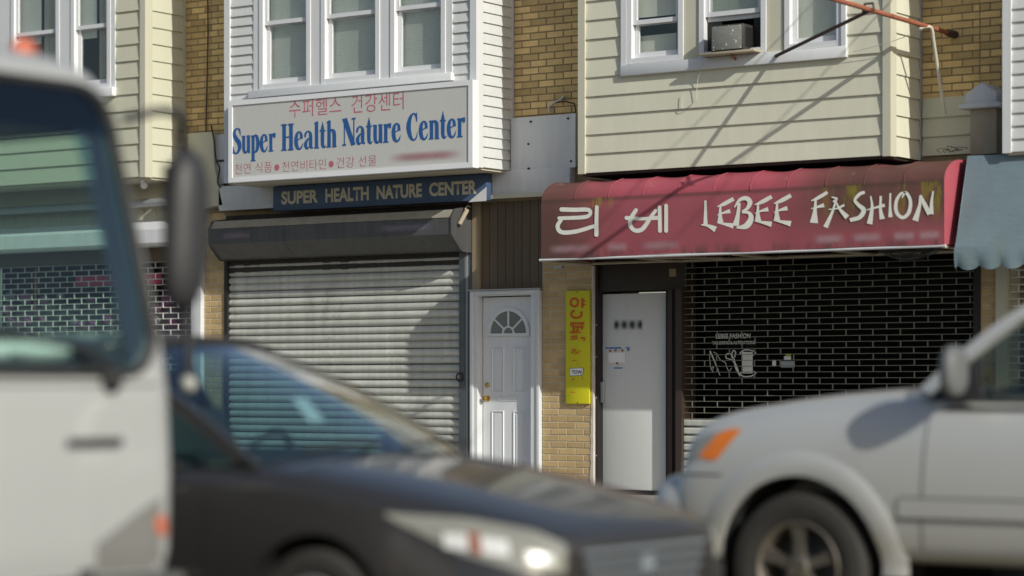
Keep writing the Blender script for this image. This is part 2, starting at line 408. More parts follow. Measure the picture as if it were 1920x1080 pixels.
# brick meshes shared by every brick
def brick_mesh(L, H, D, j):
    random.seed(j); e = lambda: random.uniform(-0.0016, 0.0016); d = random.uniform(0, 0.003)
    v = [(sx*L/2+e(), y, sz*H/2+e()) for sx in (-1, 1) for y in (d, D) for sz in (-1, 1)]
    me = new_mesh('brick', v, [(0, 1, 3, 2), (4, 6, 7, 5), (0, 4, 5, 1), (2, 3, 7, 6), (0, 2, 6, 4), (1, 5, 7, 3)]); fixn(me)
    o = bpy.data.objects.new('t', me); bevel(o, 0.003, 1); smooth(me, 15); bpy.data.objects.remove(o); return me
BR = {}
def lay_bricks(parent, x0, x1, z0, z1, m, L=0.2, H=0.0565, jx=0.011, jz=0.0115, Y=0.0, D=0.06, skip=None):
    """running bond, each brick its own object, cut bricks at both ends"""
    k = 0; z = z0
    while z+H <= z1+0.02:
        x = x0-(0 if k % 2 == 0 else (L+jx)/2)
        while x < x1-0.02:
            a = max(x, x0); b = min(x+L, x1)
            if b-a > 0.03 and not (skip and skip((a+b)/2, z+H/2)):
                key = (m, round(b-a, 2), random.randint(0, 2))
                if key not in BR:
                    BR[key] = brick_mesh(round(b-a, 2), H, D, hash(key[1:]) % 9999); BR[key].materials.append(M[m])
                o = bpy.data.objects.new('brick', BR[key]); o.location = ((a+b)/2, Y+random.uniform(-0.0015, 0.0015), z+H/2); link(o); o.parent = parent
            x += L+jx
        z += H+jz; k += 1
random.seed(11)
lay_bricks(walls[HB.name], -4.66, -3.72, 3.99, 6.85, 'brick', L=0.195, H=0.059, jz=0.0135, jx=0.0135)
lay_bricks(walls[HC.name], 0.03, 1.02, 4.10, 6.85, 'brick', L=0.195, H=0.059, jz=0.0135, jx=0.0135)
lay_bricks(walls[HD.name], 5.335, 5.96, 4.03, 6.85, 'brick', L=0.195, H=0.059, jz=0.0135, jx=0.0135)
lay_bricks(walls[HC.name], 4.74, 5.325, 4.03, 6.85, 'brick', L=0.195, H=0.059, jz=0.0135, jx=0.0135)

def lap_boards(house, m, x0, x1, z0, z1, pitch, Y, zs0, open=None, side=None):
    """clapboards as single pieces; open=(x0,x1,z0,z1) leaves the window unit free; side=x makes boards run along Y on the flank"""
    z = zs0
    while z < z1-0.01:
        segs = [(x0, x1)]
        zt = min(z+pitch, z1)
        if open and z+pitch*0.5 > open[2] and z < open[3]: segs = [(x0, open[0]), (open[1], x1)]
        for a, b in segs:
            if b-a < 0.03: continue
            t = 0.022+random.uniform(-0.001, 0.001)
            if side is None: mb = MB().extrude_x([(Y-0.003, zt+0.004), (Y-t, z+0.004), (Y-t, z-0.004), (Y-0.001, z-0.002)], a, b)
            else:
                s = 1 if side[1] > 0 else -1
                prof = [(side[0]+s*0.003, zt+0.004), (side[0]+s*t, z+0.004), (side[0]+s*t, z-0.004), (side[0]+s*0.001, z-0.002)]
                mb = MB().extrude_y(prof, a, b)
            obj('siding_board', mb, m, house)
        z += pitch

def sash_frame(x0, x1, z0, z1, Y, w=0.045, t=0.035, wb=None):
    wb = wb or w; mb = MB()
    mb.box(x0, x0+w, Y, Y+t, z0, z1); mb.box(x1-w, x1, Y, Y+t, z0, z1)
    mb.box(x0+w, x1-w, Y+0.0015, Y+t, z0, z0+wb); mb.box(x0+w, x1-w, Y+0.0015, Y+t, z1-w, z1); return mb
def window(house, x0, x1, z0, z1, zm, Y, cover='blind', lower=None, raised=None, fw=0.055):
    """double hung window: outer frame, upper and lower sash each with a pane, and what hangs behind the glass"""
    fr = obj('window', sash_frame(x0-fw, x1+fw, z0-fw, z1+fw, Y-0.035, fw, 0.09), 'sash', house)
    obj('upper_sash', sash_frame(x0, x1, zm, z1, Y-0.005), 'sash', fr)
    zb = z0 if raised is None else raised
    zt = zm+0.035 if raised is None else raised+(zm-z0)
    ls = obj('lower_sash', sash_frame(x0+0.004, x1-0.004, zb, zt, Y-0.0+0.032, 0.045, 0.03, 0.06), 'sash', fr)
    obj('pane', MB().box(x0+0.03, x1-0.03, Y+0.010, Y+0.014, zm+0.02, z1-0.02), 'pane', fr)
    obj('pane', MB().box(x0+0.03, x1-0.03, Y+0.045, Y+0.049, zb+0.03, zt-0.02), 'pane', fr)
    if cover == 'blind':
        mb = MB(); z = z0+0.02
        while z < z1: mb.add([(x0, Y+0.090, z+0.022), (x1, Y+0.090, z+0.022), (x1, Y+0.096, z), (x0, Y+0.096, z)], [(0, 1, 2, 3)]); z += 0.024
        obj('blind', mb, 'blind', fr, kind='stuff', fix=False)
    elif cover == 'shade':
        box('roller_shade', 'shade', fr, x0, x1, Y+0.085, Y+0.089, (lower or z0)+0.0, z1)
    elif cover == 'curtain':
        rows = [[(x0+(x1-x0)*(0.55+0.45*i/20), Y+0.09+0.012*math.sin(i*1.9), z) for i in range(21)] for z in (z0, z1)]
        obj('curtain', MB().grid(rows), 'curtain', fr)
        mb = MB(); z = zm-0.1
        while z < z1: mb.add([(x0, Y+0.074, z+0.022), (x0+(x1-x0)*0.5, Y+0.074, z+0.022), (x0+(x1-x0)*0.5, Y+0.080, z), (x0, Y+0.080, z)], [(0, 1, 2, 3)]); z += 0.024
        obj('blind', mb, 'blind', fr, kind='stuff', fix=False)
    return fr
def shell(house, x0, x1, z0, z1, op, m, soff='soffit'):
    """sheathing of a bay round the window opening, its dark inside, underside and flanks"""
    Y = -0.65; ox0, ox1, oz0, oz1 = op
    mb = MB().box(x0, ox0, Y+0.001, Y+0.05, z0, z1).box(ox1, x1, Y+0.001, Y+0.05, z0, z1)
    mb.box(ox0, ox1, Y+0.001, Y+0.05, z0, oz0).box(ox0, ox1, Y+0.001, Y+0.05, oz1, z1)
    mb.box(x0, x0+0.04, Y+0.05, 0.008, z0, z1).box(x1-0.04, x1, Y+0.05, 0.008, z0, z1)
    obj('bay_wall', mb, m, house, fix=False)
    box('bay_room', 'room', house, x0+0.05, x1-0.05, -0.38, 0.0, z0+0.02, z1)
    box('bay_soffit', soff, house, x0+0.005, x1-0.005, Y+0.003, 0.0, z0-0.03, z0-0.001)
def corner(house, m, x, z0, z1, s):
    mb = MB().box(x-0.05 if s > 0 else x-0.032, x+0.032 if s > 0 else x+0.05, -0.684, -0.63, z0-0.012, z1).box(x if s > 0 else x-0.032, x+0.032 if s > 0 else x, -0.63, -0.56, z0-0.012, z1)
    obj('corner_board', mb, m, house, fix=False)

# ---- cream bay over the red awning
zb = 3.462; X0, X1 = 1.318, 4.715
op = (1.80, 4.292, 4.40, 6.3)
shell(HC, X0, X1, zb, TOP-0.2, op, 'cream', 'darkbrown')  # dark soffit: the shade over the awning is put into its colour
lap_boards(HC, 'cream', X0+0.05, X1-0.05, zb, TOP-0.2, 0.1915, -0.65, zb, op)
lap_boards(HC, 'cream', -0.56, -0.03, zb, TOP-0.2, 0.1915, 0, zb, side=(X1, 1))
lap_boards(HC, 'cream', -0.56, -0.03, zb, TOP-0.2, 0.1915, 0, zb, side=(X0, -1))
corner(HC, 'creamtrim', X1, zb, TOP-0.2, 1); corner(HC, 'creamtrim', X0, zb, TOP-0.2, -1)
box('wall_channel', 'grey', HC, X1+0.001, X1+0.03, -0.03, 0.007, zb, TOP-0.2)
mb = MB().box(1.80, 4.30, -0.704, -0.64, 4.395, 4.505)
bevel(obj('window_sill', mb, 'trim', HC), 0.006)
mb = MB()
for a, b in ((2.52, 2.69), (3.44, 3.62)): mb.box(a, b, -0.668, -0.61, 4.505, 6.3)
obj('mullion_cover', mb, 'creamtrim', HC)
mb = MB().box(1.80, 1.862, -0.69, -0.61, 4.505, 6.3).box(4.245, 4.292, -0.70, -0.61, 4.505, 6.3).box(1.80, 4.292, -0.701, -0.61, 6.3, 6.4)
obj('window_trim', mb, 'trim', HC)
w1 = window(HC, 1.92, 2.46, 4.565, 6.2, 4.90, -0.65, 'shade', 4.98)
box('inner_card', 'shade', w1, 1.94, 2.36, -0.55, -0.546, 4.60, 4.80)
window(HC, 2.75, 3.38, 4.565, 6.2, 4.905, -0.65, 'shade', 4.95, raised=4.86)
window(HC, 3.69, 4.19, 4.565, 6.2, 5.6, -0.65, 'shade')
# ---- white bay over the sign
zb = 3.60; X0, X1 = -3.412, -0.005
op = (-3.02, -0.29, 4.50, 6.3)
shell(HB, X0, X1, zb, TOP-0.2, op, 'white')
lap_boards(HB, 'white', X0+0.05, X1-0.05, zb, TOP-0.2, 0.108, -0.65, zb, op)
lap_boards(HB, 'white', -0.56, -0.03, zb, TOP-0.2, 0.108, 0, zb, side=(X1, 1))
lap_boards(HB, 'white', -0.56, -0.03, zb, TOP-0.2, 0.108, 0, zb, side=(X0, -1))
corner(HB, 'trim', X1, zb, TOP-0.2, 1); corner(HB, 'trim', X0, zb, TOP-0.2, -1)
box('wall_channel', 'fascia', HB, X1+0.001, X1+0.028, -0.03, 0.007, zb, TOP-0.2)
bevel(obj('window_sill', MB().box(-3.06, -0.27, -0.722, -0.64, 4.505, 4.585), 'trim', HB), 0.006)
mb = MB()
for a, b in ((-3.02, -2.93), (-2.20, -2.05), (-1.245, -1.10), (-0.375, -0.29)): mb.box(a, b, -0.675, -0.61, 4.585, 6.3)
mb.box(-3.02, -0.29, -0.676, -0.61, 6.3, 6.4)
obj('window_trim', mb, 'trim', HB)
for a, b in ((-2.875, -2.255), (-1.995, -1.30), (-1.045, -0.43)): window(HB, a, b, 4.645, 6.2, 5.30, -0.65, 'blind')
# ---- tan bay on the left
zb = 3.725; X0, X1 = -9.6, -4.678
op = (-9.0, -5.13, 4.68, 6.5)
shell(HA, X0, X1, zb, TOP-0.2, op, 'tan')
lap_boards(HA, 'tan', X0+0.05, X1-0.05, zb, TOP-0.2, 0.1915, -0.65, zb, op)
lap_boards(HA, 'tan', -0.56, -0.03, zb, TOP-0.2, 0.1915, 0, zb, side=(X1, 1))
corner(HA, 'creamtrim', X1, zb, TOP-0.2, 1); corner(HA, 'creamtrim', X0, zb, TOP-0.2, -1)
box('wall_channel', 'creamtrim', HA, X1+0.001, X1+0.03, -0.03, 0.007, zb, TOP-0.2)
mb = MB().box(-9.05, -5.115, -0.735, -0.64, 4.67, 4.775)
bevel(obj('window_sill', mb, 'trim', HA), 0.006)
mb = MB()
for a, b in ((-9.0, -8.0), (-7.16, -6.84), (-6.02, -5.84), (-5.19, -5.13)): mb.box(a, b, -0.675, -0.61, 4.775, 6.5)
mb.box(-9.0, -5.13, -0.676, -0.61, 6.5, 6.6)
obj('window_trim', mb, 'trim', HA)
window(HA, -7.94, -7.22, 4.83, 6.4, 5.49, -0.65, 'curtain')
window(HA, -6.78, -6.08, 4.83, 6.4, 5.49, -0.65, 'curtain')
window(HA, -5.78, -5.25, 4.83, 6.4, 5.49, -0.65, 'curtain')
# ---- white bay at the right edge
zb = 3.425; X0, X1 = 5.885, 9.3
op = (6.6, 8.9, 4.4, 6.2)
shell(HD, X0, X1, zb, TOP-0.2, op, 'white')
lap_boards(HD, 'white', X0+0.05, X1-0.05, zb, TOP-0.2, 0.1165, -0.65, zb, op)
lap_boards(HD, 'white', -0.56, -0.03, zb, TOP-0.2, 0.1165, 0, zb, side=(X0, -1))
corner(HD, 'trim', X0, zb, TOP-0.2, -1); corner(HD, 'trim', X1, zb, TOP-0.2, 1)
bevel(obj('window_sill', MB().box(6.55, 8.95, -0.745, -0.64, 4.41, 4.5), 'trim', HD), 0.006)
for a, b in ((6.68, 7.3), (7.45, 8.05), (8.2, 8.82)): window(HD, a, b, 4.565, 6.1, 5.2, -0.65, 'shade')
obj('window_trim', MB().box(6.6, 6.62, -0.675, -0.61, 4.5, 6.2).box(7.36, 7.39, -0.675, -0.61, 4.5, 6.2).box(8.11, 8.14, -0.675, -0.61, 4.5, 6.2).box(8.88, 8.9, -0.675, -0.61, 4.5, 6.2), 'trim', HD)

# ---- ground floor brick piers
def pier(house, x0, x1, z1, m='brick2', mort='mortar2', z0=0.19):
    w = box('brick_pier', mort, house, x0, x1, 0.007, 0.9, z0-0.1, z1)
    lay_bricks(w, x0+0.004, x1-0.003, z0+0.012, z1, m, Y=0.0)
    return w
random.seed(21)
pier(HB, -4.36, -4.035, 3.30)
P2 = pier(HC, 0.385, 1.02, 3.28)
pier(HD, 5.335, 5.50, 3.3)
# flaking render down the right edge of the middle pier, white paint daubs beside the door trim
mb = MB(); rows = []
random.seed(5)
for i in range(60):
    z = 0.2+i*0.04
    w = 0.012+0.03*max(0, 1.0-z/1.55)*random.uniform(0.5, 1.2)+random.uniform(0, 0.006)
    rows.append([(1.024-w, -0.004, z), (1.030, -0.006, z), (1.031, 0.10, z)])
obj('flaking_render', MB().grid(rows), 'paleflake', P2, fix=False)

# ================================================================== house C shop front (red awning)
# black door surround, steel door, side post
sd = box('door_surround', 'black', HC, 1.021, 1.06, 0.03, 0.5, 0.19, 2.62)
box('door_surround', 'black', HC, 1.865, 1.905, 0.06, 0.5, 0.19, 2.30)
box('transom_panel', 'darkbrown', HC, 1.06, 2.10, 0.08, 0.5, 2.30, 2.66)
box('door_surround', 'darkframe', HC, 1.905, 1.96, 0.03, 0.5, 0.19, 2.30)
box('door_post', 'black', HC, 1.96, 2.03, 0.05, 0.5, 0.19, 2.30)
box('door_post', 'darkframe', HC, 2.03, 2.10, -0.02, 0.5, 0.19, 2.299)
box('threshold', 'black', HC, 1.06, 1.905, 0.10, 0.5, 0.1, 0.245)
dr = box('door', 'steeldoor', HC, 1.063, 1.862, 0.12, 0.17, 0.249, 2.272); bevel(dr, 0.004)
a = at(1117, 716, 0.10); b = at(1135, 755, 0.10)
bevel(box('lock_guard', 'grey', dr, 1.015, 1.098, 0.085, 0.119, b.z, a.z), 0.004)
# number plate smudge, taped note with blue tape and old glue marks
def seal(name, m, parent, u0, v0, u1, v1, Y, d=0.002, **k):
    p = at(u0, v1, Y); q = at(u1, v0, Y); return box(name, m, parent, p.x, q.x, Y, Y+d, min(p.z, q.z), max(p.z, q.z), **k)
def smudge_mat(name, base, ink, x0, x1, z0, z1, n, amount=0.85, rough=0.5):
    """a worn, unreadable print: soft blots in a row"""
    t = NT(name); p = t.coord('pos'); c = t.xyz(p)
    fx = t.math('DIVIDE', t.math('SUBTRACT', c[0], x0), x1-x0); fz = t.math('DIVIDE', t.math('SUBTRACT', c[2], z0), z1-z0)
    e = lambda f, w: t.math('MULTIPLY', t.ramp(f, 0.0, w), t.ramp(f, 1.0, 1.0-w))
    k = t.math('MULTIPLY', e(fx, 0.12 if n else 0.30), e(fz, 0.5))
    if n: k = t.math('MULTIPLY', k, t.math('ADD', 0.62, t.math('MULTIPLY', t.math('COSINE', t.math('MULTIPLY', fx, 2*PI*n)), -0.38)))
    k = t.math('MULTIPLY', k, t.math('ADD', 0.75, t.math('MULTIPLY', t.noise(p, 6, 3), 0.5)))
    t.put(t.b.inputs['Base Color'], rgb(ink)); t.b.inputs['Roughness'].default_value = rough
    tr = t.node('BsdfTransparent'); mx = t.node('MixShader')
    t.put(mx.inputs[0], t.math('MULTIPLY', k, amount, True)); t.put(mx.inputs[1], tr.outputs[0]); t.put(mx.inputs[2], t.b.outputs[0]); t.put(t.o.inputs[0], mx.outputs[0])
    return t.m
def smudge(name, parent, ink, x0, x1, z0, z1, Y, n=0, amount=0.85, zr=0.0):
    m = smudge_mat(name+'_print', None, ink, x0, x1, z0, z1, n, amount)
    return obj(name, new_mesh(name, [(x0, Y, z0), (x1, Y, z0), (x1, Y, z1), (x0, Y, z1)], [(0, 1, 2, 3)]), m, parent, fix=False)
p = at(1148, 622, 0.118); q = at(1208, 596, 0.118)
smudge('worn_number', dr, (0.03, 0.03, 0.032), p.x, q.x, p.z, q.z, 0.1175, 4, 0.9)
note = thing('taped_note', 'small pale paper note taped to the white steel door', 'note', at(1156, 668, 0.117))
seal('paper', 'sticker', note, 1141, 661, 1172, 680, 0.1165, 0.001)
for uv in ((1135, 651, 1165, 654), (1173, 651, 1180, 653), (1176, 653, 1180, 658), (1151, 689, 1167, 691)): seal('blue_tape', 'tape', note, *uv, 0.1155, 0.0008)
for u, v in ((1144, 658), (1154, 657), (1167, 657), (1157, 681)): seal('glue_mark', 'rust', note, u-2, v-2, u+2, v+2, 0.1150, 0.0006)
for z in (0.6, 1.2, 1.62, 1.95): obj('screw_head', MB().lathe([(0, -0.004), (0.007, -0.003), (0.008, 0.0)], (1.045, 0.03, z), 'y', 8), 'grey', sd, fix=False)
p = at(1261, 511, 0.075)
box('transom_label', 'ltbrown', HC, p.x-0.04, p.x+0.04, 0.076, 0.08, p.z-0.04, p.z+0.04)
# shop window with its grille
GX0, GX1 = 2.10, 5.268
ZG = az(1300, 785, 0.04)
box('shop_room', 'room', HC, 2.11, 5.33, 0.9, 0.95, 0.1, 3.2)
mb = MB().box(2.10, 2.12, 0.3, 0.9, 0.1, 3.2).box(5.26, 5.333, 0.3, 0.9, 0.1, 3.2).box(2.12, 5.26, 0.3, 0.9, 3.1, 3.2).box(2.12, 5.26, 0.3, 0.9, 0.1, 0.19)
obj('shop_lining', mb, 'room', HC, fix=False)
sw = box('shop_window', 'black', HC, 2.10, 5.27, 0.20, 0.30, 0.19, 0.95)
obj('pane', MB().box(2.12, 5.26, 0.235, 0.243, 0.95, 2.9), 'shopglass', sw)
box('shop_post', 'black', HC, 5.268, 5.335, -0.01, 0.4, 0.19, 3.28)
box('lintel', 'darkbrown', HC, 1.03, 5.335, 0.02, 0.5, 2.95, 3.28)
# things in the window: dim goods and a climbing plant
random.seed(9)
gr = thing('security_grille', 'dark open brick pattern security grille closing the shop window under the red awning', 'grille', ((GX0+GX1)/2, 0.04, 0.19))
z = ZG; k = 0; mb = MB(); rods = []
zt = 2.92; pit = 0.0585
nc = 22; cw = (GX1-GX0)/nc
while z < zt:
    obj('grille_rod', MB().box(GX0, GX1, 0.036, 0.044, z-0.0032, z+0.0032), 'rod', gr)
    for c in range(nc):
        if (c+k) % 2 == 0 or True:
            xx = GX0+cw*(c+0.65)
            xx += random.uniform(-0.004, 0.004)
            if (c+k) % 2 == 0 and random.random() > 0.02: mb.box(xx-0.0055, xx+0.0055, 0.030, 0.036, z-0.003, z+pit+0.003)
    z += pit; k += 1
obj('grille_link', mb, 'rod', gr, kind='stuff', fix=False)
# solid slats under the grille
z = ZG-0.075
while z > 0.15:
    obj('grille_slat', MB().extrude_x([(0.036, z), (0.026, z+0.012), (0.026, z+0.05), (0.036, z+0.066), (0.045, z+0.066), (0.045, z)], GX0+0.002, GX1), 'steel', gr); z -= 0.088 if False else 0.082
obj('grille_gap', MB().box(GX0, GX1, 0.05, 0.06, 0.15, ZG-0.01), 'rail', gr)
# painted sign on the shop glass: words, needle, scissors, cotton reel
gs = thing('window_lettering', 'white tailor shop lettering with needle, scissors and cotton reel on the glass behind the grille', 'window sign', at(1372, 668, 0.232))
Yg = 0.230
def txt_px(name, body, m, parent, u0, v0, u1, v1, Y, **k):
    p = at(u0, v1, Y); q = at(u1, v0, Y); return text(name, body, m, parent, p.x, q.x, p.z, q.z, Y, **k)
txt_px('lettering', 'LEBEE FASHION', 'letterwhite', gs, 1342, 625, 1407, 635, Yg, off=0.02)
txt_px('lettering', 'TAILORING & ALTERATIONS', 'letterwhite', gs, 1335, 639, 1416, 646, Yg, off=0.02)
def px3(Y, dy=0.0005):
    return lambda x, y, l: (lambda p: (p.x, Y-dy*l, p.z))(at(x, y, Y))
sk = [[(1331, 658, 3), (1340, 678, 2.4), (1350, 704, 1)],
      [(1331, 662, 1), (1331, 675, 1), (1333, 690, 1), (1338, 698, 1)], [(1334, 690, 1), (1338, 688, 1), (1336, 694, 1), (1333, 692, 1)],
      [(1338, 660, 1), (1345, 664, 1), (1350, 674, 1), (1360, 680, 1), (1363, 688, 1), (1367, 696, 1), (1372, 690, 1)],
      [(1372, 673, 2), (1380, 684, 3), (1388, 705, 1.2)], [(1377, 672, 2), (1380, 690, 2.5), (1388, 706, 1)],
      [(1371, 674, 2), (1362, 671, 2), (1363, 664, 2), (1371, 664, 2), (1373, 671, 2)], [(1376, 673, 2), (1373, 664, 2), (1376, 657, 2), (1380, 661, 2), (1378, 670, 2)],
      [(1402, 660, 20), (1402, 700, 20)],
      [(1388, 662, 2), (1395, 657, 2), (1404, 656, 2), (1415, 659, 2), (1417, 663, 2), (1408, 667, 2), (1395, 667, 2), (1388, 662, 2)],
      [(1388, 701, 2), (1392, 697, 2)], [(1388, 701, 2), (1396, 706, 2), (1410, 705, 2), (1418, 700, 2), (1414, 696, 2)]]
obj('drawing', strokes(MB(), sk, px3(Yg)), 'letterwhite', gs, fix=False)
gb = thing('window_sticker', 'small yellow and grey stickers on the shop glass right of the cotton reel drawing', 'sticker', at(1475, 680, Yg))
seal('sticker_band', 'grey', gb, 1464, 677, 1490, 689, Yg, 0.001); seal('sticker_cup', 'sticker', gb, 1470, 668, 1483, 675, Yg, 0.001); seal('sticker_top', 'yellow', gb, 1473, 663, 1483, 667, Yg, 0.001); seal('sticker_tab', 'sticker', gb, 1448, 675, 1455, 687, Yg, 0.001)
gc = thing('grey_card', 'grey card hanging behind the shop glass above the scissors drawing', 'card', at(1374, 660, 0.26))
seal('card', 'greyplastic', gc, 1361, 647, 1386, 674, 0.26, 0.004)
# climbing plant inside at the right
pl = thing('climbing_plant', 'dim climbing plant inside the grilled shop window, right side', 'plant', (5.0, 0.5, 0.2))
mb = MB()
for i in range(150):
    t = random.random(); c = Vector((4.9+0.16*math.sin(t*9)+random.uniform(-0.18, 0.18), 0.42+random.uniform(-0.1, 0.12), 1.0+1.5*t)); s = random.uniform(0.02, 0.05)
    a = Vector((random.uniform(-1, 1), random.uniform(-1, 1), random.uniform(-1, 1))).normalized()*s; b = a.orthogonal().normalized()*s*0.6
    mb.add([c-a, c-b, c+a, c+b], [(0, 1, 2, 3)])
obj('leaves', mb, 'leaf', pl, kind='stuff', fix=False)
obj('stem', MB().tube([(4.9+0.1*math.sin(i), 0.45, 0.2+i*0.25) for i in range(10)], 0.008, 6), 'leaf', pl)
# shelf goods inside
for (u, v, w, h, mm) in ((1367, 525, 0.10, 0.05, 'brown'), (1405, 655, 0.10, 0.16, 'ltbrown'), (1434, 603, 0.08, 0.2, 'brown'), (1424, 612, 0.05, 0.14, 'leaf')):
    p = at(u, v, 0.5)
    g = thing('shelf_box', {'1367': 'dim orange-brown box high inside the grilled shop window', '1405': 'pale brown carton inside the shop window above the cotton reel', '1434': 'tall brown box inside the shop window right of the words', '1424': 'narrow green packet inside the shop window beside the tall brown box'}[str(u)], 'box', (p.x, 0.5, p.z-h/2), 'goods inside the grilled shop window')
    bevel(box('carton', mm, g, p.x-w/2, p.x+w/2, 0.5, 0.56, p.z-h/2, p.z+h/2), 0.004)
    box('carton_lid', mm, g, p.x-w/2-0.004, p.x+w/2+0.004, 0.496, 0.564, p.z+h/2, p.z+h/2+0.012)

# ================================================================== house B front: shutter, white door, fascia
box('shop_room', 'room', HB, -4.03, 0.384, 0.3, 0.4, 0.1, 3.3)
# dark vertical boarding above the shutter housing
x = -4.03
while x < -0.5:
    w = 0.13; box('vertical_board', 'darkbrown', HB, x, min(x+w-0.006, -0.52), 0.012+random.uniform(0, 0.004), 0.06, 2.6, 3.30); x += w
x = -0.51; i = 0
while x < 0.37:
    w = 0.105
    box('vertical_board', 'ltbrown' if i == 0 else 'brown', HB, x, min(x+w-0.006, 0.382), (-0.015 if i == 0 else 0.015), 0.06, 2.335, 3.30); x += w; i += 1  # first board paler: the sunlit strip is put into its colour
random.seed(31)
sh = thing('roller_shutter', 'closed pale grey corrugated roller shutter with dark hood box, under the blue sign', 'shutter', (-2.36, 0.03, 0.19))
z = 0.2; k = 0
zs = 2.775; p0 = 0.0846
SX0, SX1 = -4.0, -0.665
prof0 = [(0.052, 0.000), (0.046, 0.0015), (0.042, 0.010), (0.022, 0.0155), (0.010, 0.030), (0.012, 0.050), (0.024, 0.066), (0.042, 0.0775), (0.052, 0.0785)]
while z < zs:
    j = random.uniform(-0.003, 0.003); tl = random.uniform(-0.0025, 0.0025)
    o = obj('shutter_slat', MB().extrude_x([(a+j, z+tl+b*1.075) for a, b in prof0], SX0, SX1), 'steel', sh); smooth(o.data, 50)
    z += p0; k += 1
obj('slat_hinge', MB().box(SX0, SX1, 0.044, 0.05, 0.2, zs+0.05), 'rail', sh)
box('guide_rail', 'rail', sh, -0.672, -0.60, -0.03, 0.07, 0.19, 2.80); box('guide_rail', 'grey', sh, -0.60, -0.575, -0.01, 0.07, 0.19, 2.80); box('guide_rail', 'rail', sh, -0.575, -0.522, 0.0, 0.07, 0.19, 2.80)
box('guide_rail', 'black', sh, -4.034, -3.985, -0.02, 0.07, 0.19, 2.78)
obj('pull_ring', MB().tube([(-0.655+0.042*math.cos(a), -0.045, az(867, 707, -0.04)+0.042*math.sin(a)) for a in [2*PI*i/16 for i in range(17)]], 0.009, 6), 'black', sh)
prof = [(0.02, 2.76), (-0.16, 2.765), (-0.19, 2.775), (-0.365, 2.93), (-0.365, 3.105), (-0.30, 3.19), (-0.04, 3.225), (0.02, 3.225)]
HX0, HX1 = at(393, 430, -0.36).x, at(846, 425, -0.36).x
obj('hood_top', MB().extrude_x([(-0.367, 3.112), (-0.371, 3.108), (-0.306, 3.195), (-0.301, 3.192)], HX0+0.02, HX1-0.02), 'littop', sh)
hood = obj('hood_box', MB().extrude_x(prof, HX0, -2.85).extrude_x(prof, -2.846, HX1), 'housing', sh, fix=False)
for a_, b_ in ((HX1+0.001, HX1+0.014), (HX0-0.015, HX0-0.001)): obj('hood_end_plate', MB().extrude_x([(y*1.03-0.002, 2.99+(z-2.99)*1.06) for y, z in prof], a_, b_), 'housing', sh)
p0_ = Vector((HX1+0.03, -0.20, 3.235))
rows = []
fl = MB().tube([(HX1+0.02, -0.04, 3.235), (HX1+0.045, -0.12, 3.245), (HX1+0.05, -0.18, 3.20)], 0.008, 6)
obj('loose_wire', fl, 'hose', sh)
fl = MB().lathe([(0.001, 0), (0.024, 0), (0.024, 0.19), (0.02, 0.19), (0.018, 0.02)], (0, 0, 0), 'z', 12)
R = Matrix.Translation((HX1+0.042, -0.27, 3.035)) @ Matrix.Rotation(math.radians(-32), 4, 'X') @ Matrix.Rotation(math.radians(9), 4, 'Y')
fl.v = [R @ v for v in fl.v]
obj('loose_tube', fl, 'wood', sh)
p = at(405, 455, -0.367); q = at(480, 432, -0.367)
smudge('worn_print', hood, (0.20, 0.17, 0.20), p.x, q.x, 2.955, 3.085, -0.3665, 0, 0.75)
p = at(690, 455, -0.367); q = at(822, 432, -0.367)
smudge('worn_print', hood, (0.20, 0.18, 0.23), p.x, q.x, 2.955, 3.085, -0.3665, 0, 0.75)

# fascia panels
fz = lambda u, v, Y=-0.08: az(u, v, Y)
bevel(box('fascia_panel', 'fascia', HB, -4.05, -3.10, -0.10, 0.01, fz(470, 388, -0.1), fz(470, 346, -0.1)), 0.005)
box('fascia_drip', 'fascia', HB, -4.02, -3.10, -0.12, -0.102, fz(470, 390, -0.1)-0.015, fz(470, 386, -0.1))
bevel(box('fascia_panel', 'fascia', HB, -0.40, 0.80, -0.10, 0.01, fz(990, 363, -0.1), fz(990, 318, -0.1)), 0.005)
box('fascia_drip', 'creamtrim', HB, -0.38, 0.81, -0.125, -0.102, fz(990, 368, -0.1)-0.01, fz(990, 362, -0.1))
# crumpled sheet panel above it, bolts
pa = at(959, 222, -0.05); pb = at(1082, 314, -0.05)
rows = []
for j in range(7):
    r = []
    for i in range(9):
        fx, fz_ = i/8, j/6
        r.append((pa.x+(pb.x-pa.x)*fx, -0.06-0.012*math.sin(fx*3.1)*math.sin(fz_*3)+random.uniform(-0.003, 0.003)-(0.02 if i == 8 else 0), pb.z+(pa.z-pb.z)*fz_))
    rows.append(r)
mb = MB().grid(rows); mb.box(pa.x+0.01, pb.x-0.02, -0.045, 0.01, pb.z+0.01, pa.z-0.02)
spn = obj('sheet_panel', mb, 'fascia', HB, fix=False); smooth(spn.data, 60)
for u, v in ((994, 228), (1064, 222), (990, 270), (1070, 302), (990, 316)):
    c = at(u, v, -0.08); obj('bolt', MB().lathe([(0, -0.012), (0.010, -0.008), (0.013, 0.012)], (c.x, -0.075, c.z), 'y', 8), 'darkbrown', spn, fix=False)
# twisted wire leftovers on top
tw = thing('wire_remnant', 'twisted wire remnant sticking out of the brick above the dented white panel', 'wire', at(1045, 200, -0.02))
pts = [at(u, v, -0.03) for u, v in ((1030, 212), (1030, 200), (1040, 192), (1052, 186), (1058, 180))]; obj('wire', MB().tube(pts, 0.012, 6), 'grey', tw)
pts = [at(u, v, -0.03) for u, v in ((1040, 192), (1060, 190), (1076, 194), (1080, 206), (1076, 216))]; obj('wire', MB().tube(pts, 0.008, 6), 'cable', tw)
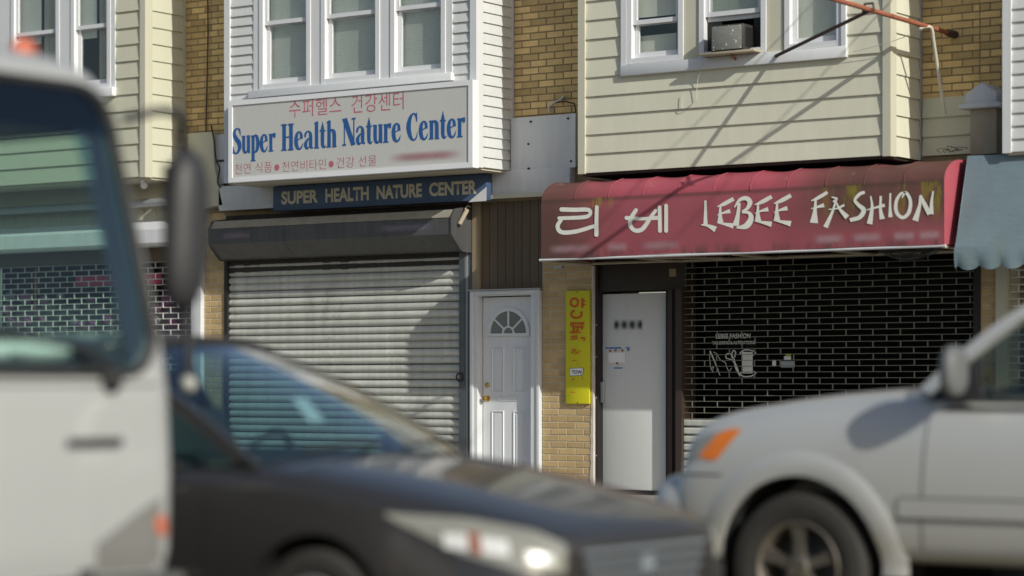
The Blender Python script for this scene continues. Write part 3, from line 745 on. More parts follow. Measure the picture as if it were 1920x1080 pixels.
# white panelled entrance door
DX0, DX1, DZ = -0.418, 0.253, 2.266
mb = MB().box(-0.512, DX0-0.012, -0.035, 0.15, 0.19, 2.325).box(DX1+0.012, 0.378, -0.035, 0.15, 0.19, 2.325).box(DX0-0.012, DX1+0.012, -0.034, 0.15, DZ+0.012, 2.324)
df = obj('door_frame', mb, 'trim', HB, fix=False)
mb = MB().box(-0.518, -0.475, -0.052, -0.035, 0.19, 2.335).box(0.342, 0.384, -0.052, -0.035, 0.19, 2.335).box(-0.475, 0.342, -0.0515, -0.035, 2.29, 2.3345)
bevel(obj('brick_mould', mb, 'trim', df, fix=False), 0.005)
box('drip_cap', 'grey', df, -0.53, 0.40, -0.075, -0.0, 2.336, 2.348)
d2 = obj('door', MB().box(DX0, DX1, 0.06, 0.105, 0.25, DZ), 'door', HB)
cxd = (DX0+DX1)/2
def frame_ring(x0, x1, z0, z1, Y, w=0.018, h=0.012):
    """raised moulding round a door panel"""
    mb = MB(); o = [(x0, z0), (x1, z0), (x1, z1), (x0, z1)]; i = [(x0+w, z0+w), (x1-w, z0+w), (x1-w, z1-w), (x0+w, z1-w)]; m_ = [(x0+w*.45, z0+w*.45), (x1-w*.45, z0+w*.45), (x1-w*.45, z1-w*.45), (x0+w*.45, z1-w*.45)]
    v = [(a, Y, b) for a, b in o]+[(a, Y-h, b) for a, b in m_]+[(a, Y-0.001, b) for a, b in i]
    f = []
    for k in range(4):
        n = (k+1) % 4; f += [(k, n, 4+n, 4+k), (4+k, 4+n, 8+n, 8+k)]
    return mb.add(v, f)
def fan(r0, r1, Y0, Y1, zc, n=24):
    return MB().lathe([(r0, Y1), (r0, Y0), (r1, Y0), (r1, Y1)], (cxd, 0, zc), 'y', n, 0, PI)
zf = az(955, 625, 0.06)
for a, b in ((DX0+0.115, cxd-0.06), (cxd+0.06, DX1-0.115)):
    obj('door_panel', frame_ring(a, b, az(955, 735, 0.06), az(955, 651, 0.06), 0.0598), 'door', d2, fix=False)
    obj('door_panel', frame_ring(a, b, 0.42, az(955, 770, 0.06), 0.0598), 'door', d2, fix=False)
    obj('door_panel', MB().box(a+0.035, b-0.035, 0.054, 0.0595, 0.455, az(955, 770, 0.06)-0.035), 'door', d2, fix=False)
    obj('door_panel', MB().box(a+0.035, b-0.035, 0.054, 0.0595, az(955, 735, 0.06)+0.035, az(955, 651, 0.06)-0.035), 'door', d2, fix=False)
fl = obj('fanlight', fan(0.235, 0.275, 0.040, 0.0595, zf).box(cxd-0.275, cxd+0.275, 0.0405, 0.0595, zf-0.03, zf), 'sash', d2, fix=False)
obj('pane', new_mesh('pane', [(cxd+0.24*math.cos(PI*i/24), 0.0585, zf+0.24*math.sin(PI*i/24)) for i in range(25)], [tuple(range(24, -1, -1))]), mat('fanlight_glass', (0.16, 0.19, 0.18), 0.12, noise=0.25, nscale=6, spec=0.6), fl, fix=False)
mb = fan(0.06, 0.078, 0.042, 0.0595, zf)
for a in (40, 90, 140):
    c, s_ = math.cos(math.radians(a)), math.sin(math.radians(a)); n_ = Vector((-s_, 0, c))*0.009
    p, q = Vector((cxd+0.07*c, 0.043, zf+0.07*s_)), Vector((cxd+0.24*c, 0.043, zf+0.24*s_))
    mb.add([p-n_, q-n_, q+n_, p+n_, (p-n_)+Vector((0, .016, 0)), (q-n_)+Vector((0, .016, 0)), (q+n_)+Vector((0, .016, 0)), (p+n_)+Vector((0, .016, 0))], [(0, 1, 2, 3), (0, 4, 5, 1), (2, 6, 7, 3), (1, 5, 6, 2), (3, 7, 4, 0)])
obj('glazing_bar', mb, 'sash', fl, fix=False)
obj('letter_plate', frame_ring(cxd-0.13, cxd+0.13, az(955, 752, 0.06), az(955, 742, 0.06), 0.0598, 0.012, 0.008), 'door', d2, fix=False)
zk = az(908, 747, 0.05)
obj('knob', MB().lathe([(0, -0.075), (0.02, -0.072), (0.03, -0.055), (0.026, -0.04), (0.012, -0.03), (0.012, -0.008), (0.033, -0.006), (0.035, 0)], (DX0+0.055, 0.06, zk), 'y', 16), 'brass', d2, sm=50)
obj('deadlock', MB().lathe([(0, -0.02), (0.018, -0.018), (0.026, -0.008), (0.028, 0)], (DX0+0.055, 0.06, az(908, 722, 0.05)), 'y', 16), 'brass', d2, sm=50)
box('threshold', 'grey', HB, -0.512, 0.378, -0.03, 0.3, 0.15, 0.245)
# ================================================================== house A shop front, behind the truck
def zz(u, v, Y): return az(u, v, Y)
box('fascia_panel', 'soffit', HA, -9.6, -4.72, -0.08, 0.01, zz(290, 372, -0.08), 3.70)
obj('conduit', MB().tube([(-9.6, -0.20, zz(285, 380, -0.2)), (-4.55, -0.20, zz(285, 380, -0.2))], 0.05, 10), 'grey', HA, sm=50)
x = -9.6
while x < -4.46:
    box('vertical_board', 'creamtrim', HA, x, min(x+0.19, -4.45), -0.02+random.uniform(0, 0.003), 0.02, zz(285, 430, 0), zz(285, 388, 0)); x += 0.196
h0 = zz(285, 460, -0.34); h1 = zz(285, 414, -0.34)
sa = thing('roller_hood', 'long white shutter hood box over the pale grille, left shop', 'shutter hood', (-7, 0, h0))
obj('hood_box', MB().extrude_x([(0.01, h0), (-0.30, h0), (-0.34, h0+0.03), (-0.34, h1-0.10), (-0.22, h1), (0.01, h1)], -9.2, -4.52), 'fascia', sa)
box('lintel', 'brown', HA, -9.2, -4.45, -0.01, 0.3, zz(285, 490, 0), h0-0.004)
box('shop_room', 'room', HA, -9.2, -4.40, 1.4, 1.5, 0.1, 3.3)
box('shop_post', 'fascia', HA, -4.515, -4.362, -0.06, 0.3, 0.19, zz(372, 420, 0))
box('shop_post', 'fascia', HA, -9.3, -8.05, 0.0, 0.3, 0.19, 3.3)
ga = thing('security_grille', 'pale open brick pattern security grille with pink banner behind, left of the brick pier', 'grille', (-6.2, 0.05, 0.19))
gx0, gx1 = -7.9, -4.52
z = 0.7; k = 0; mb = MB()
zt = zz(285, 488, 0.04)
while z < zt:
    obj('grille_rod', MB().box(gx0, gx1, 0.046, 0.056, z-0.0042, z+0.0042), 'whiterod', ga)
    for c in range(28):
        xx = gx0+0.1215*(c+0.5)
        if (c+k) % 2 == 0 and xx < gx1: mb.box(xx-0.006, xx+0.006, 0.038, 0.046, z-0.004, z+0.070)
    z += 0.064*1.05; k += 1
obj('grille_link', mb, 'whiterod', ga, kind='stuff', fix=False)
box('shop_window', 'fascia', HA, gx0, gx1, 0.10, 0.2, 0.19, 0.7)
bn = thing('banner', 'magenta banner strip behind the pale grille of the left shop', 'banner', at(290, 522, 0.3))
p = at(266, 534, 0.3); q = at(318, 512, 0.3)
box('cloth', 'pink', bn, -6.6, q.x, 0.16, 0.163, p.z, q.z)
mb = MB(); dp = thing('window_display', 'purple and white goods behind the lower part of the pale grille', 'display', at(310, 600, 0.4))
random.seed(4)
box('back_panel', 'displaygrey', dp, -7.9, -4.52, 0.26, 0.28, 0.7, 2.3)
for i in range(40):
    c = at(random.uniform(40, 355), random.uniform(555, 640), 0.45); s = random.uniform(0.05, 0.13)
    obj('parcel', MB().blob((c.x, 0.19+random.uniform(-.03, .03), c.z), (s, 0.05, s*0.7), 8, 5), random.choice(['purple', 'purple', 'displaygrey', 'darkframe']), dp, sm=60)
ns = thing('neon_sign', 'thin red upright sign tube in the left shop window', 'sign', at(67, 530, 0.2))
obj('tube', MB().tube([at(67, 505, 0.2), at(66, 590, 0.2)], 0.012, 6), 'redlens', ns)
# beige cladding at the party line, with its slanted end
mb = MB(); pts = [(352, 250), (399, 247), (402, 312), (417, 384), (372, 392), (352, 392)]
q = [at(u, v, -0.10) for u, v in pts]; n = len(q)
v = [(p.x, -0.10, p.z) for p in q]+[(p.x, 0.0, p.z) for p in q]
mb.add(v, [tuple(range(n))]+[(i, i+n, (i+1) % n+n, (i+1) % n) for i in range(n)])
obj('party_panel', mb, 'creamtrim', HA)
p = at(404, 300, -0.06); q = at(440, 250, -0.06); bevel(box('party_sheet', 'fascia', HB, p.x, q.x, -0.06, 0.0, p.z, q.z), 0.004)
p = at(407, 345, -0.05); q = at(440, 302, -0.05); bevel(box('party_sheet', 'fascia', HB, p.x, q.x, -0.05, 0.0, p.z, q.z), 0.004)
obj('party_cable', MB().tube(cat_rom([at(u, v, -0.11) for u, v in ((396, 235), (402, 268), (405, 300), (412, 315), (408, 340), (413, 352))], 4), 0.009, 6), 'black', HB)
# thin dark cable down the recess brickwork
cb = thing('wall_cable', 'thin dark cable running down the amber brick left of the white bay', 'cable', at(388, 200, -0.02))
obj('cable', MB().tube([at(389, -40, -0.015), at(390, 60, -0.015), at(388, 160, -0.018), at(386, 246, -0.015)], 0.008, 6), 'cable', cb)
# flood light under the tan bay
fl = thing('flood_light', 'small white flood lamp under the corner of the tan bay', 'lamp', at(268, 335, -0.5))
c = at(268, 341, -0.5)
R = Matrix.Translation((c.x, -0.5, c.z)) @ Matrix.Rotation(math.radians(55), 4, 'X') @ Matrix.Rotation(math.radians(25), 4, 'Y')
mb = MB().lathe([(0, 0.07), (0.028, 0.065), (0.03, 0.0), (0.045, -0.06), (0.045, -0.075), (0, -0.07)], (0, 0, 0), 'z', 14); mb.v = [R @ x for x in mb.v]
obj('lamp_head', mb, 'sash', fl, sm=40); obj('bracket', MB().tube([(c.x, -0.5, c.z+0.03), (c.x, -0.5, 3.71)], 0.012, 6), 'sash', fl)

# ================================================================== signs
SY = -0.80
sg = thing('shop_sign', 'wide white sign with blue Super Health Nature Center and faded red Korean lettering', 'sign', (-1.65, SY, 3.6))
sx0, sx1 = at(428, 342, SY).x, at(886, 312, SY).x
szb, szt = az(660, 328, SY), az(660, 169, SY)
box('back_box', 'signframe', sg, sx0, sx1, SY+0.022, -0.69, szb, szt)
fw = 0.055
box('face', 'signface', sg, sx0+fw, sx1-fw, SY+0.012, SY+0.02, szb+fw, szt-fw)
mb = MB().box(sx0, sx1, SY, SY+0.0218, szb, szb+fw).box(sx0, sx1, SY, SY+0.0218, szt-fw, szt).box(sx0, sx0+fw, SY+0.0004, SY+0.0218, szb+fw, szt-fw).box(sx1-fw, sx1, SY+0.0004, SY+0.0218, szb+fw, szt-fw)
obj('frame', mb, 'signframe', sg, fix=False)
FY = SY+0.0105
def words(body, u0, u1, v0, v1, m, Y, parent, **k):
    uc = (u0+u1)/2
    p = at(u0, 0, Y).x; q = at(u1, 0, Y).x
    return text('lettering', body, m, parent, p, q, az(uc, v1, Y), az(uc, v0, Y), Y, **k)
words('수퍼헬스', 542, 640, 184, 217, 'letterred', FY, sg, off=-0.004)
words('건강센터', 659, 757, 174, 209, 'letterred', FY, sg, off=-0.004)
words('천연 식품', 440, 510, 305, 325, 'letterred', FY, sg, off=-0.012)
words('천연비타민', 529, 611, 300, 320, 'letterred', FY, sg, off=-0.012)
words('건강 선물', 631, 706, 293, 313, 'letterred', FY, sg, off=-0.012)
for u, v in ((519, 314), (621, 307.5)):
    c = at(u, v, FY); obj('dot', MB().add([(c.x+0.035*math.cos(2*PI*i/20), FY, c.z+0.035*math.sin(2*PI*i/20)) for i in range(20)], [tuple(range(20))]), 'letterred', sg, fix=False)
p = at(722, 310, FY); q = at(874, 277, FY)
smudge('worn_number', sg, (0.42, 0.16, 0.20), p.x, q.x, az(798, 305, FY), az(798, 280, FY), FY-0.0003, 0, 0.55)
G = {   # stroke letters of the painted sign: condensed bold serif
 'S': (.36, [[(.315, .70, .02), (.29, .88, .06), (.20, .975, .06), (.09, .90, .10), (.075, .74, .14), (.16, .57, .17), (.26, .42, .17), (.285, .22, .13), (.20, .05, .09), (.11, .025, .07), (.05, .10, .07), (.02, .30, .02)], [(.285, .99, .03), (.30, .80, .05)], [(.03, .02, .05), (.035, .2, .05)]]),
 'u': (.36, [[(.09, .68, .12), (.09, .18, .12), (.14, .03, .09), (.20, .05, .06), (.26, .16, .03)], [(.28, .69, .12), (.28, .03, .13)], [(.01, .665, .05), (.10, .665, .05)], [(.20, .665, .05), (.28, .665, .05)], [(.28, .02, .05), (.345, .02, .04)]]),
 'p': (.36, [[(.10, .67, .12), (.10, -.30, .12)], [(.01, -.305, .05), (.20, -.305, .05)], [(.02, .645, .05), (.1, .645, .05)], [(.10, .54, .03), (.17, .66, .07), (.26, .60, .11), (.295, .34, .13), (.26, .10, .11), (.18, .02, .06), (.11, .09, .03)]]),
 'e': (.34, [[(.09, .34, .04), (.26, .44, .05)], [(.265, .40, .10), (.25, .58, .09), (.18, .665, .06), (.10, .58, .10), (.07, .36, .13), (.10, .12, .12), (.18, .02, .08), (.26, .08, .06), (.315, .24, .015)]]),
 'r': (.30, [[(.10, .68, .12), (.10, .0, .12)], [(.01, .02, .05), (.20, .02, .05)], [(.02, .65, .05), (.1, .65, .05)], [(.12, .48, .03), (.18, .62, .08), (.25, .66, .10)], [(.25, .70, .09), (.25, .52, .07)]]),
 'H': (.46, [[(.10, 1, .13), (.10, 0, .13)], [(.35, 1, .13), (.35, 0, .13)], [(.1, .5, .055), (.35, .5, .055)]]+[[(x-.10, y, .055), (x+.10, y, .055)] for x in (.10, .35) for y in (.0275, .9725)]),
 'a': (.36, [[(.05, .44, .05), (.07, .58, .08), (.15, .66, .06), (.23, .60, .09), (.25, .45, .12), (.25, .12, .12), (.29, .03, .07), (.34, .06, .03)], [(.25, .42, .04), (.13, .34, .08), (.07, .18, .12), (.11, .03, .09), (.18, .05, .05), (.25, .15, .03)]]),
 'l': (.20, [[(.10, .98, .12), (.10, 0, .12)], [(.01, .02, .05), (.19, .02, .05)], [(.02, .93, .04), (.14, 1.0, .05)]]),
 't': (.24, [[(.11, .86, .06), (.11, .66, .12), (.11, .16, .12), (.15, .03, .09), (.20, .04, .05), (.235, .10, .02)], [(.01, .64, .06), (.215, .64, .06)], [(.12, .98, .01), (.11, .80, .06), (.1, .66, .11)]]),
 'h': (.38, [[(.10, .98, .12), (.10, 0, .12)], [(.01, .02, .05), (.17, .02, .05)], [(.22, .02, .05), (.37, .02, .05)], [(.02, .93, .04), (.14, 1.0, .05)], [(.10, .50, .03), (.18, .64, .07), (.26, .60, .11), (.29, .46, .12), (.29, 0, .12)]]),
 'N': (.46, [[(.06, 1, .04), (.06, 0, .04)], [(.40, 1, .04), (.40, 0, .04)], [(.07, 1.0, .17), (.385, .0, .15)], [(.0, .97, .06), (.12, .97, .06)], [(.33, .97, .06), (.47, .97, .06)], [(.0, .03, .06), (.13, .03, .06)]]),
 'n': (.38, [[(.10, .68, .12), (.10, 0, .12)], [(.01, .02, .05), (.17, .02, .05)], [(.22, .02, .05), (.37, .02, .05)], [(.02, .65, .05), (.1, .65, .05)], [(.10, .50, .03), (.18, .64, .07), (.26, .60, .11), (.29, .46, .12), (.29, 0, .12)]]),
 'C': (.44, [[(.37, .66, .02), (.35, .86, .07), (.27, .975, .06), (.15, .85, .11), (.085, .5, .16), (.15, .15, .12), (.26, .02, .07), (.35, .10, .05), (.40, .30, .015)], [(.365, 1.0, .03), (.37, .75, .05)]]),
}
for wd, u0, u1, vt, vb in (('Super', 436, 517.5, 240, 288.5), ('Health', 527.6, 632, 232.3, 282.3), ('Nature', 642.6, 752.6, 221.7, 272.7), ('Center', 761.5, 873, 212, 264)):
    X0, X1 = at(u0, 0, FY).x, at(u1, 0, FY).x; zb_ = az(u0+10, vb, FY); zt_ = az(u0+10, vt, FY)
    tot = sum(G[c][0] for c in wd); sx = (X1-X0)/tot; hh = zt_-zb_; x = X0; mb = MB()
    for c in wd:
        strokes(mb, G[c][1], (lambda x_, : (lambda a, b, l: (x_+a*sx, FY-0.0003*l-0.0003, zb_+b*hh)))(x)); x += G[c][0]*sx
    obj('lettering', mb, 'letterblue', sg, fix=False)

BY = -0.21
bs = thing('shop_sign', 'long narrow dark blue sign board with cream capitals, under the white sign', 'sign', (-1.7, BY, 3.3))
bx0, bx1 = at(512, 370, BY).x, at(912, 350, BY).x
bzb, bzt = az(712, 385.5, BY), az(712, 338, BY)
bevel(box('board', 'bluesign', bs, bx0, bx1, BY, -0.105, bzb, bzt), 0.003)
for w, u0, u1, v0, v1 in (('SUPER', 527.5, 596, 357, 382), ('HEALTH', 610, 691.4, 351.5, 377.5), ('NATURE', 706, 791, 346, 372), ('CENTER', 804.6, 894, 340, 366.2)):
    words(w, u0, u1, v0, v1, 'lettercream', BY-0.0015, bs, off=0.036)
q = [at(878, 379, BY-0.001), at(912.3, 376.6, BY-0.001), at(912.3, 350, BY-0.001)]
obj('bare_corner', MB().add([(p.x, BY-0.0012, p.z) for p in q], [(0, 1, 2)]), 'fascia', bs, fix=False)

# yellow upright board with flaked letters
YY = -0.035
ys = thing('shop_sign', 'tall yellow board with flaking orange letters and a TOW sticker on the brick pier', 'sign', (0.85, YY, 1.14))
yx0, yx1 = at(1060.5, 650, YY).x, at(1104.5, 650, YY).x; yz0, yz1 = az(1083, 757, YY), az(1083, 545, YY)
bevel(box('board', 'yellow', ys, yx0, yx1, YY, -0.004, yz0, yz1), 0.002)
yy = YY-0.001
k3 = px3(yy)
def ring(cx, cy, rx, ry, w, a0=0, a1=360, n=14): return [(cx+rx*math.cos(math.radians(a0+(a1-a0)*i/n)), cy+ry*math.sin(math.radians(a0+(a1-a0)*i/n)), w) for i in range(n+1)]
yst = [ring(1077, 567, 7, 7.5, 4.5), [(1092, 559, 4.5), (1092, 577, 4.5)], [(1092, 564, 3), (1098, 564, 3)], [(1092, 571, 3), (1098, 571, 3)],
       ring(1081, 589, 10, 7, 4.2, -40, 250), [(1071, 604, 3), (1071, 612, 3)], [(1073, 606, 3.5), (1096, 606, 3.5)], [(1073, 613, 3), (1095, 613, 3)], [(1076, 606, 3.5), (1076, 622, 3.5)], [(1092, 606, 3.5), (1092, 618, 3.5)], [(1084, 610, 3), (1083, 622, 3)], [(1069, 623, 3.5), (1090, 623, 3)],
       [(1071, 631, 3), (1084, 630, 3)], [(1070, 636, 2.2), (1084, 635, 2.2)], [(1090, 634, 3), (1097, 634, 3), (1096, 640, 2)], [(1075, 654, 1.5), (1073, 663, 2)], [(1074, 655, 2), (1080, 656, 2), (1076, 662, 1.5)], [(1080, 663, 3), (1090, 658, 1)],
       [(1074, 676, 1.5), (1084, 676, 1)], [(1083, 680, 1), (1087, 684, 1)], [(1074, 710, 1.5), (1079, 710, 1), (1075, 714, 1.5)], [(1094, 706, 1), (1094, 712, 1)], [(1072, 735, 2), (1081, 736, 1)], [(1074, 731, 1), (1075, 737, 1)]]
obj('lettering', strokes(MB(), yst, k3), 'letterorange', ys, fix=False)
for u, v in ((1083, 547.5), (1083, 755)):
    c = at(u, v, yy); obj('nail', MB().lathe([(0, -0.004), (0.006, -0.003), (0.008, 0)], (c.x, YY, c.z), 'y', 8), 'ink', ys, fix=False)
q = [at(u, v, yy) for u, v in ((1068.5, 691), (1093, 690), (1094, 697), (1090, 703.5), (1069, 704.5))]
tk = obj('sticker', MB().add([(p.x, yy-0.0006, p.z) for p in q], [(0, 1, 2, 3, 4)]), 'sticker', ys, fix=False)
q2 = [(p.x+(p.x-q[0].x-0.06)*0.07, yy-0.0003, p.z+(p.z-q[0].z+0.035)*0.12) for p in q]
obj('sticker_border', MB().add(q2, [(0, 1, 2, 3, 4)]), 'ink', ys, fix=False)
p = at(1072, 701, yy); q_ = at(1091.5, 694.5, yy); text('lettering', 'TOW', 'ink', tk, p.x, q_.x, p.z, q_.z, yy-0.0012, off=0.03)

# ================================================================== red awning
def awning_mat():
    t = NT('red_awning_cloth'); b = t.b; p = t.coord('pos'); c = t.xyz(p)
    base = t.scale((0.315, 0.084, 0.104), t.math('ADD', 0.86, t.math('MULTIPLY', t.noise(t.coord('pos', (1, 1, 0.4)), 3.2, 5), 0.28)))
    toptone = t.ramp(c[2], 3.16, 3.19)          # the curved top is a separate, brighter red
    base = t.mix(toptone, base, (0.36, 0.078, 0.104, 1))
    n1 = t.noise(t.coord('pos', (1, 1, 0.5)), 1.6, 6, 0.65)
    nr = t.noise(t.coord('pos', (1.4, 1, 0.25)), 3.0, 6, 0.7)
    left = t.ramp(c[0], 2.0, 1.1); right = t.math('MULTIPLY', t.ramp(c[0], 3.5, 4.4), t.ramp(c[2], 2.62, 3.0))
    grime = t.math('MULTIPLY', t.math('MAXIMUM', left, right, True), t.ramp(n1, 0.18, 0.46), True)
    base = t.mix(t.math('MULTIPLY', grime, 0.85), base, (0.085, 0.055, 0.04, 1))
    seam = t.math('MULTIPLY', t.ramp(c[2], 3.13, 3.165), t.ramp(c[2], 3.20, 3.175))
    base = t.mix(t.math('MULTIPLY', seam, 0.55), base, (0.07, 0.045, 0.035, 1))
    low = t.math('MULTIPLY', t.ramp(c[2], 2.72, 2.60), t.ramp(nr, 0.42, 0.62))
    base = t.mix(t.math('MULTIPLY', low, 0.7), base, (0.09, 0.05, 0.05, 1))
    alg = t.math('MULTIPLY', t.math('MULTIPLY', t.ramp(c[0], 3.85, 4.7), t.math('MULTIPLY', t.ramp(c[2], 2.75, 3.08), t.ramp(c[2], 3.19, 3.16))), t.ramp(nr, 0.50, 0.62))
    base = t.mix(t.math('MULTIPLY', alg, 0.75), base, (0.26, 0.235, 0.014, 1))
    spot = t.math('MULTIPLY', t.math('MULTIPLY', t.ramp(c[0], 1.35, 1.5), t.ramp(c[0], 2.0, 1.7)), t.math('MULTIPLY', t.math('MULTIPLY', t.ramp(c[2], 3.05, 3.12), t.ramp(c[2], 3.2, 3.17)), t.ramp(nr, 0.46, 0.6)))
    base = t.mix(t.math('MULTIPLY', spot, 0.7), base, (0.26, 0.22, 0.02, 1))
    pale = t.math('MULTIPLY', t.ramp(c[2], 3.20, 3.25), t.ramp(t.noise(t.coord('pos', (2, 2, 2)), 2.3, 6, 0.7), 0.60, 0.74))
    base = t.mix(t.math('MULTIPLY', pale, 0.45), base, (0.40, 0.33, 0.28, 1))
    t.put(b.inputs['Base Color'], base); b.inputs['Roughness'].default_value = 0.6; b.inputs['Specular IOR Level'].default_value = 0.25
    bn = t.node('Bump'); bn.inputs['Strength'].default_value = 0.12; bn.inputs['Distance'].default_value = 0.01
    t.put(bn.inputs['Height'], t.noise(p, 14, 5)); t.put(b.inputs['Normal'], bn.outputs[0])
    return t.m
AM = awning_mat()
M['awningend'] = mat('red_awning_end', (0.36, 0.075, 0.10), 0.6, noise=0.12, nscale=4)
AX0, AX1 = 0.99, 5.385
aw = thing('awning', 'long dirty red awning with white Korean and LEBEE FASHION lettering', 'awning', ((AX0+AX1)/2, -0.45, 2.6))
AY = -0.90; AZ0, AZ1 = 2.60, 3.18
base = [(AY, AZ0), (AY-0.004, AZ0+0.2), (AY-0.004, AZ0+0.4), (AY, AZ1)]
arc = [(-0.52-0.38*math.cos(a), AZ1+0.212*math.sin(a)) for a in [PI/2*i/8 for i in range(1, 9)]]
top = [(-0.35, AZ1+0.217), (-0.12, AZ1+0.222), (0.0, AZ1+0.222)]
nb = 11; rows = []
for i in range(nb*6+1):
    x = AX0+(AX1-AX0)*i/(nb*6); s = math.sin(PI*((i % 6)/6)); r = []
    for (y, z) in base: r.append((x, y+0.003*math.sin(x*7+z*5), z+(0.004*math.sin(x*3.1) if z == AZ0 else 0)))
    for j, (y, z) in enumerate(arc):
        k = (j+1)/8; r.append((x, y+0.012*s*math.sin(k*PI*0.9), z-(0.014+0.010*math.sin(i//6*2.3))*s*k))
    for (y, z) in top: r.append((x, y, z-0.02*s))
    rows.append(r)
for i in range(1, nb): obj('seam', MB().tube([(AX0+(AX1-AX0)*i/nb, y-0.001, z+0.001) for y, z in [base[3]]+arc+top[:1]], 0.0045, 5), AM, aw, fix=False)
cl = obj('cloth', MB().grid(rows), AM, aw, fix=False); smooth(cl.data, 30)
side = [(0.0, AZ0)]+[(AY, AZ0), (AY, AZ1)]+arc+[(0, AZ1+0.222)]
for x in (AX0-0.0, AX1+0.001):
    obj('end_panel', MB().add([(x, y, z) for y, z in side], [tuple(range(len(side)))]), 'awningend', aw, fix=False)
obj('bottom_bar', MB().tube([(AX0-0.03, AY+0.012, AZ0-0.012), (AX1+0.01, AY+0.012, AZ0-0.012)], 0.013, 8), 'fascia', aw, sm=60)
obj('frame_bar', MB().tube([(AX0, -0.02, AZ0-0.012), (AX1, -0.02, AZ0-0.012)], 0.016, 8), 'wood', aw)
for i in range(5):
    x = AX0+0.02+(AX1-AX0-0.04)*i/4
    obj('frame_arm', MB().tube([(x, AY+0.015, AZ0-0.02), (x, 0.0, AZ0-0.02)], 0.014, 8), 'wood', aw)
obj('frame_stay', MB().tube([(1.9, AY+0.02, AZ0-0.015), (2.6, 0.0, AZ0+0.0)], 0.010, 6), 'wood', aw)
obj('frame_stay', MB().tube([(2.3, AY+0.02, AZ0-0.02), (3.3, -0.1, AZ0+0.03)], 0.010, 6), 'rust', aw)
obj('bracket', MB().box(AX0-0.06, AX0+0.05, AY+0.3, AY+0.33, AZ0-0.085, AZ0-0.065), 'grey', aw)
LY = AY-0.0085
BG = {
 'L': [[(.30, 1.0, .10), (.30, .5, .14), (.30, .12, .20)], [(.0, .16, .05), (.45, .13, .12), (1.0, .0, .26)]],
 'E': [[(.02, .70, .03), (.45, .80, .16), (1.0, .97, .16)], [(.02, .42, .03), (.4, .50, .09), (.80, .56, .18)], [(.0, .17, .03), (.5, .12, .12), (1.0, .06, .22)], [(.22, .72, .08), (.20, .45, .13), (.22, .16, .26)]],
 'B': [[(.26, .80, .13), (.20, .45, .15), (.07, .06, .26)], [(.0, .66, .05), (.3, .90, .13), (.66, .95, .18), (.86, .82, .20), (.70, .62, .13), (.42, .52, .07)], [(.42, .50, .08), (.80, .48, .13), (.92, .30, .22), (.66, .06, .24), (.12, .0, .06)]],
 'F': [[(.02, .72, .03), (.45, .82, .14), (1.0, 1.0, .13)], [(.02, .46, .03), (.4, .52, .09), (.80, .58, .17)], [(.30, .74, .10), (.26, .40, .15), (.20, .0, .34)]],
 'A': [[(.50, .88, .08), (.32, .45, .11), (.04, -.02, .20)], [(.30, .96, .04), (.52, .90, .10), (.36, .80, .06)], [(.46, .86, .05), (.64, .58, .10), (.97, .30, .22)], [(.18, .56, .04), (.5, .58, .06), (.85, .70, .10)]],
 'S': [[(.92, .97, .13), (.62, .90, .14), (.34, .70, .13), (.58, .52, .16), (.86, .36, .20), (.62, .12, .18), (.05, .02, .16)]],
 'H': [[(.22, .92, .06), (.30, .55, .12), (.16, .0, .24)], [(.78, .92, .10), (.76, .5, .12), (.86, .16, .22)], [(.0, .46, .04), (.5, .54, .08), (1.0, .62, .14)]],
 'I': [[(.5, 1.0, .45), (.45, .5, .5), (.5, .04, 1.0)]],
 'O': [[(.42, .76, .05), (.62, .96, .14), (.88, .66, .16), (.80, .22, .18), (.46, .02, .16), (.12, .22, .17), (.10, .62, .16), (.36, .92, .12), (.62, .96, .06)]],
 'N': [[(.34, .84, .10), (.30, .5, .14), (.08, .0, .26)], [(.34, .86, .10), (.58, .52, .18), (.82, .22, .20)], [(1.0, 1.0, .06), (.92, .66, .12), (.90, .22, .20)]],
}
let = [('L', 1314.5, 1342, 376, 430), ('E', 1344, 1375.5, 371, 427), ('B', 1377, 1411, 369, 427), ('E', 1414.5, 1447, 367, 424), ('E', 1450, 1483, 364.5, 423),
       ('F', 1520, 1551.5, 360.5, 418), ('A', 1546, 1590, 367, 425), ('S', 1592, 1624, 358.5, 414), ('H', 1625, 1659, 363, 420), ('I', 1663, 1676, 362, 409), ('O', 1677, 1711, 359, 409), ('N', 1713, 1750, 358, 414)]
lw = [MB(), MB()]
for li, (c, u0, u1, v0, v1) in enumerate(let):
    mb = lw[li > 4]; k = u1-u0; hgt = v1-v0
    f3 = (lambda u0, u1, v0, v1: (lambda a, b, l: (lambda p: (p.x, LY-0.0003*l, p.z))(at(u0+a*(u1-u0), v1-b*(v1-v0), LY))))(u0, u1, v0, v1)
    # widths are in letter units measured on the letter height
    sc = hgt/k
    sts = [[(x*1.0, y, w if c != 'I' else w*0.22) for x, y, w in st] for st in BG[c]]
    asp = k/hgt
    g3 = (lambda u0, v1, hgt: (lambda a, b, l: (lambda p: (p.x, LY-0.0003*l, p.z))(at(u0+a*hgt, v1-b*hgt, LY))))(u0, v1, hgt)
    sts = [[(x*asp, y, w*0.80) for x, y, w in st] for st in sts]
    strokes(mb, sts, g3)
for mb in lw: obj('lettering', mb, 'letterwhite', aw, fix=False)
c1 = lambda x, y, w: (960+x/5.143, 290+y/5.143, w/5.143)
c2 = lambda x, y, w: (1220+x/5.143, 290+y/5.143, w/5.143)
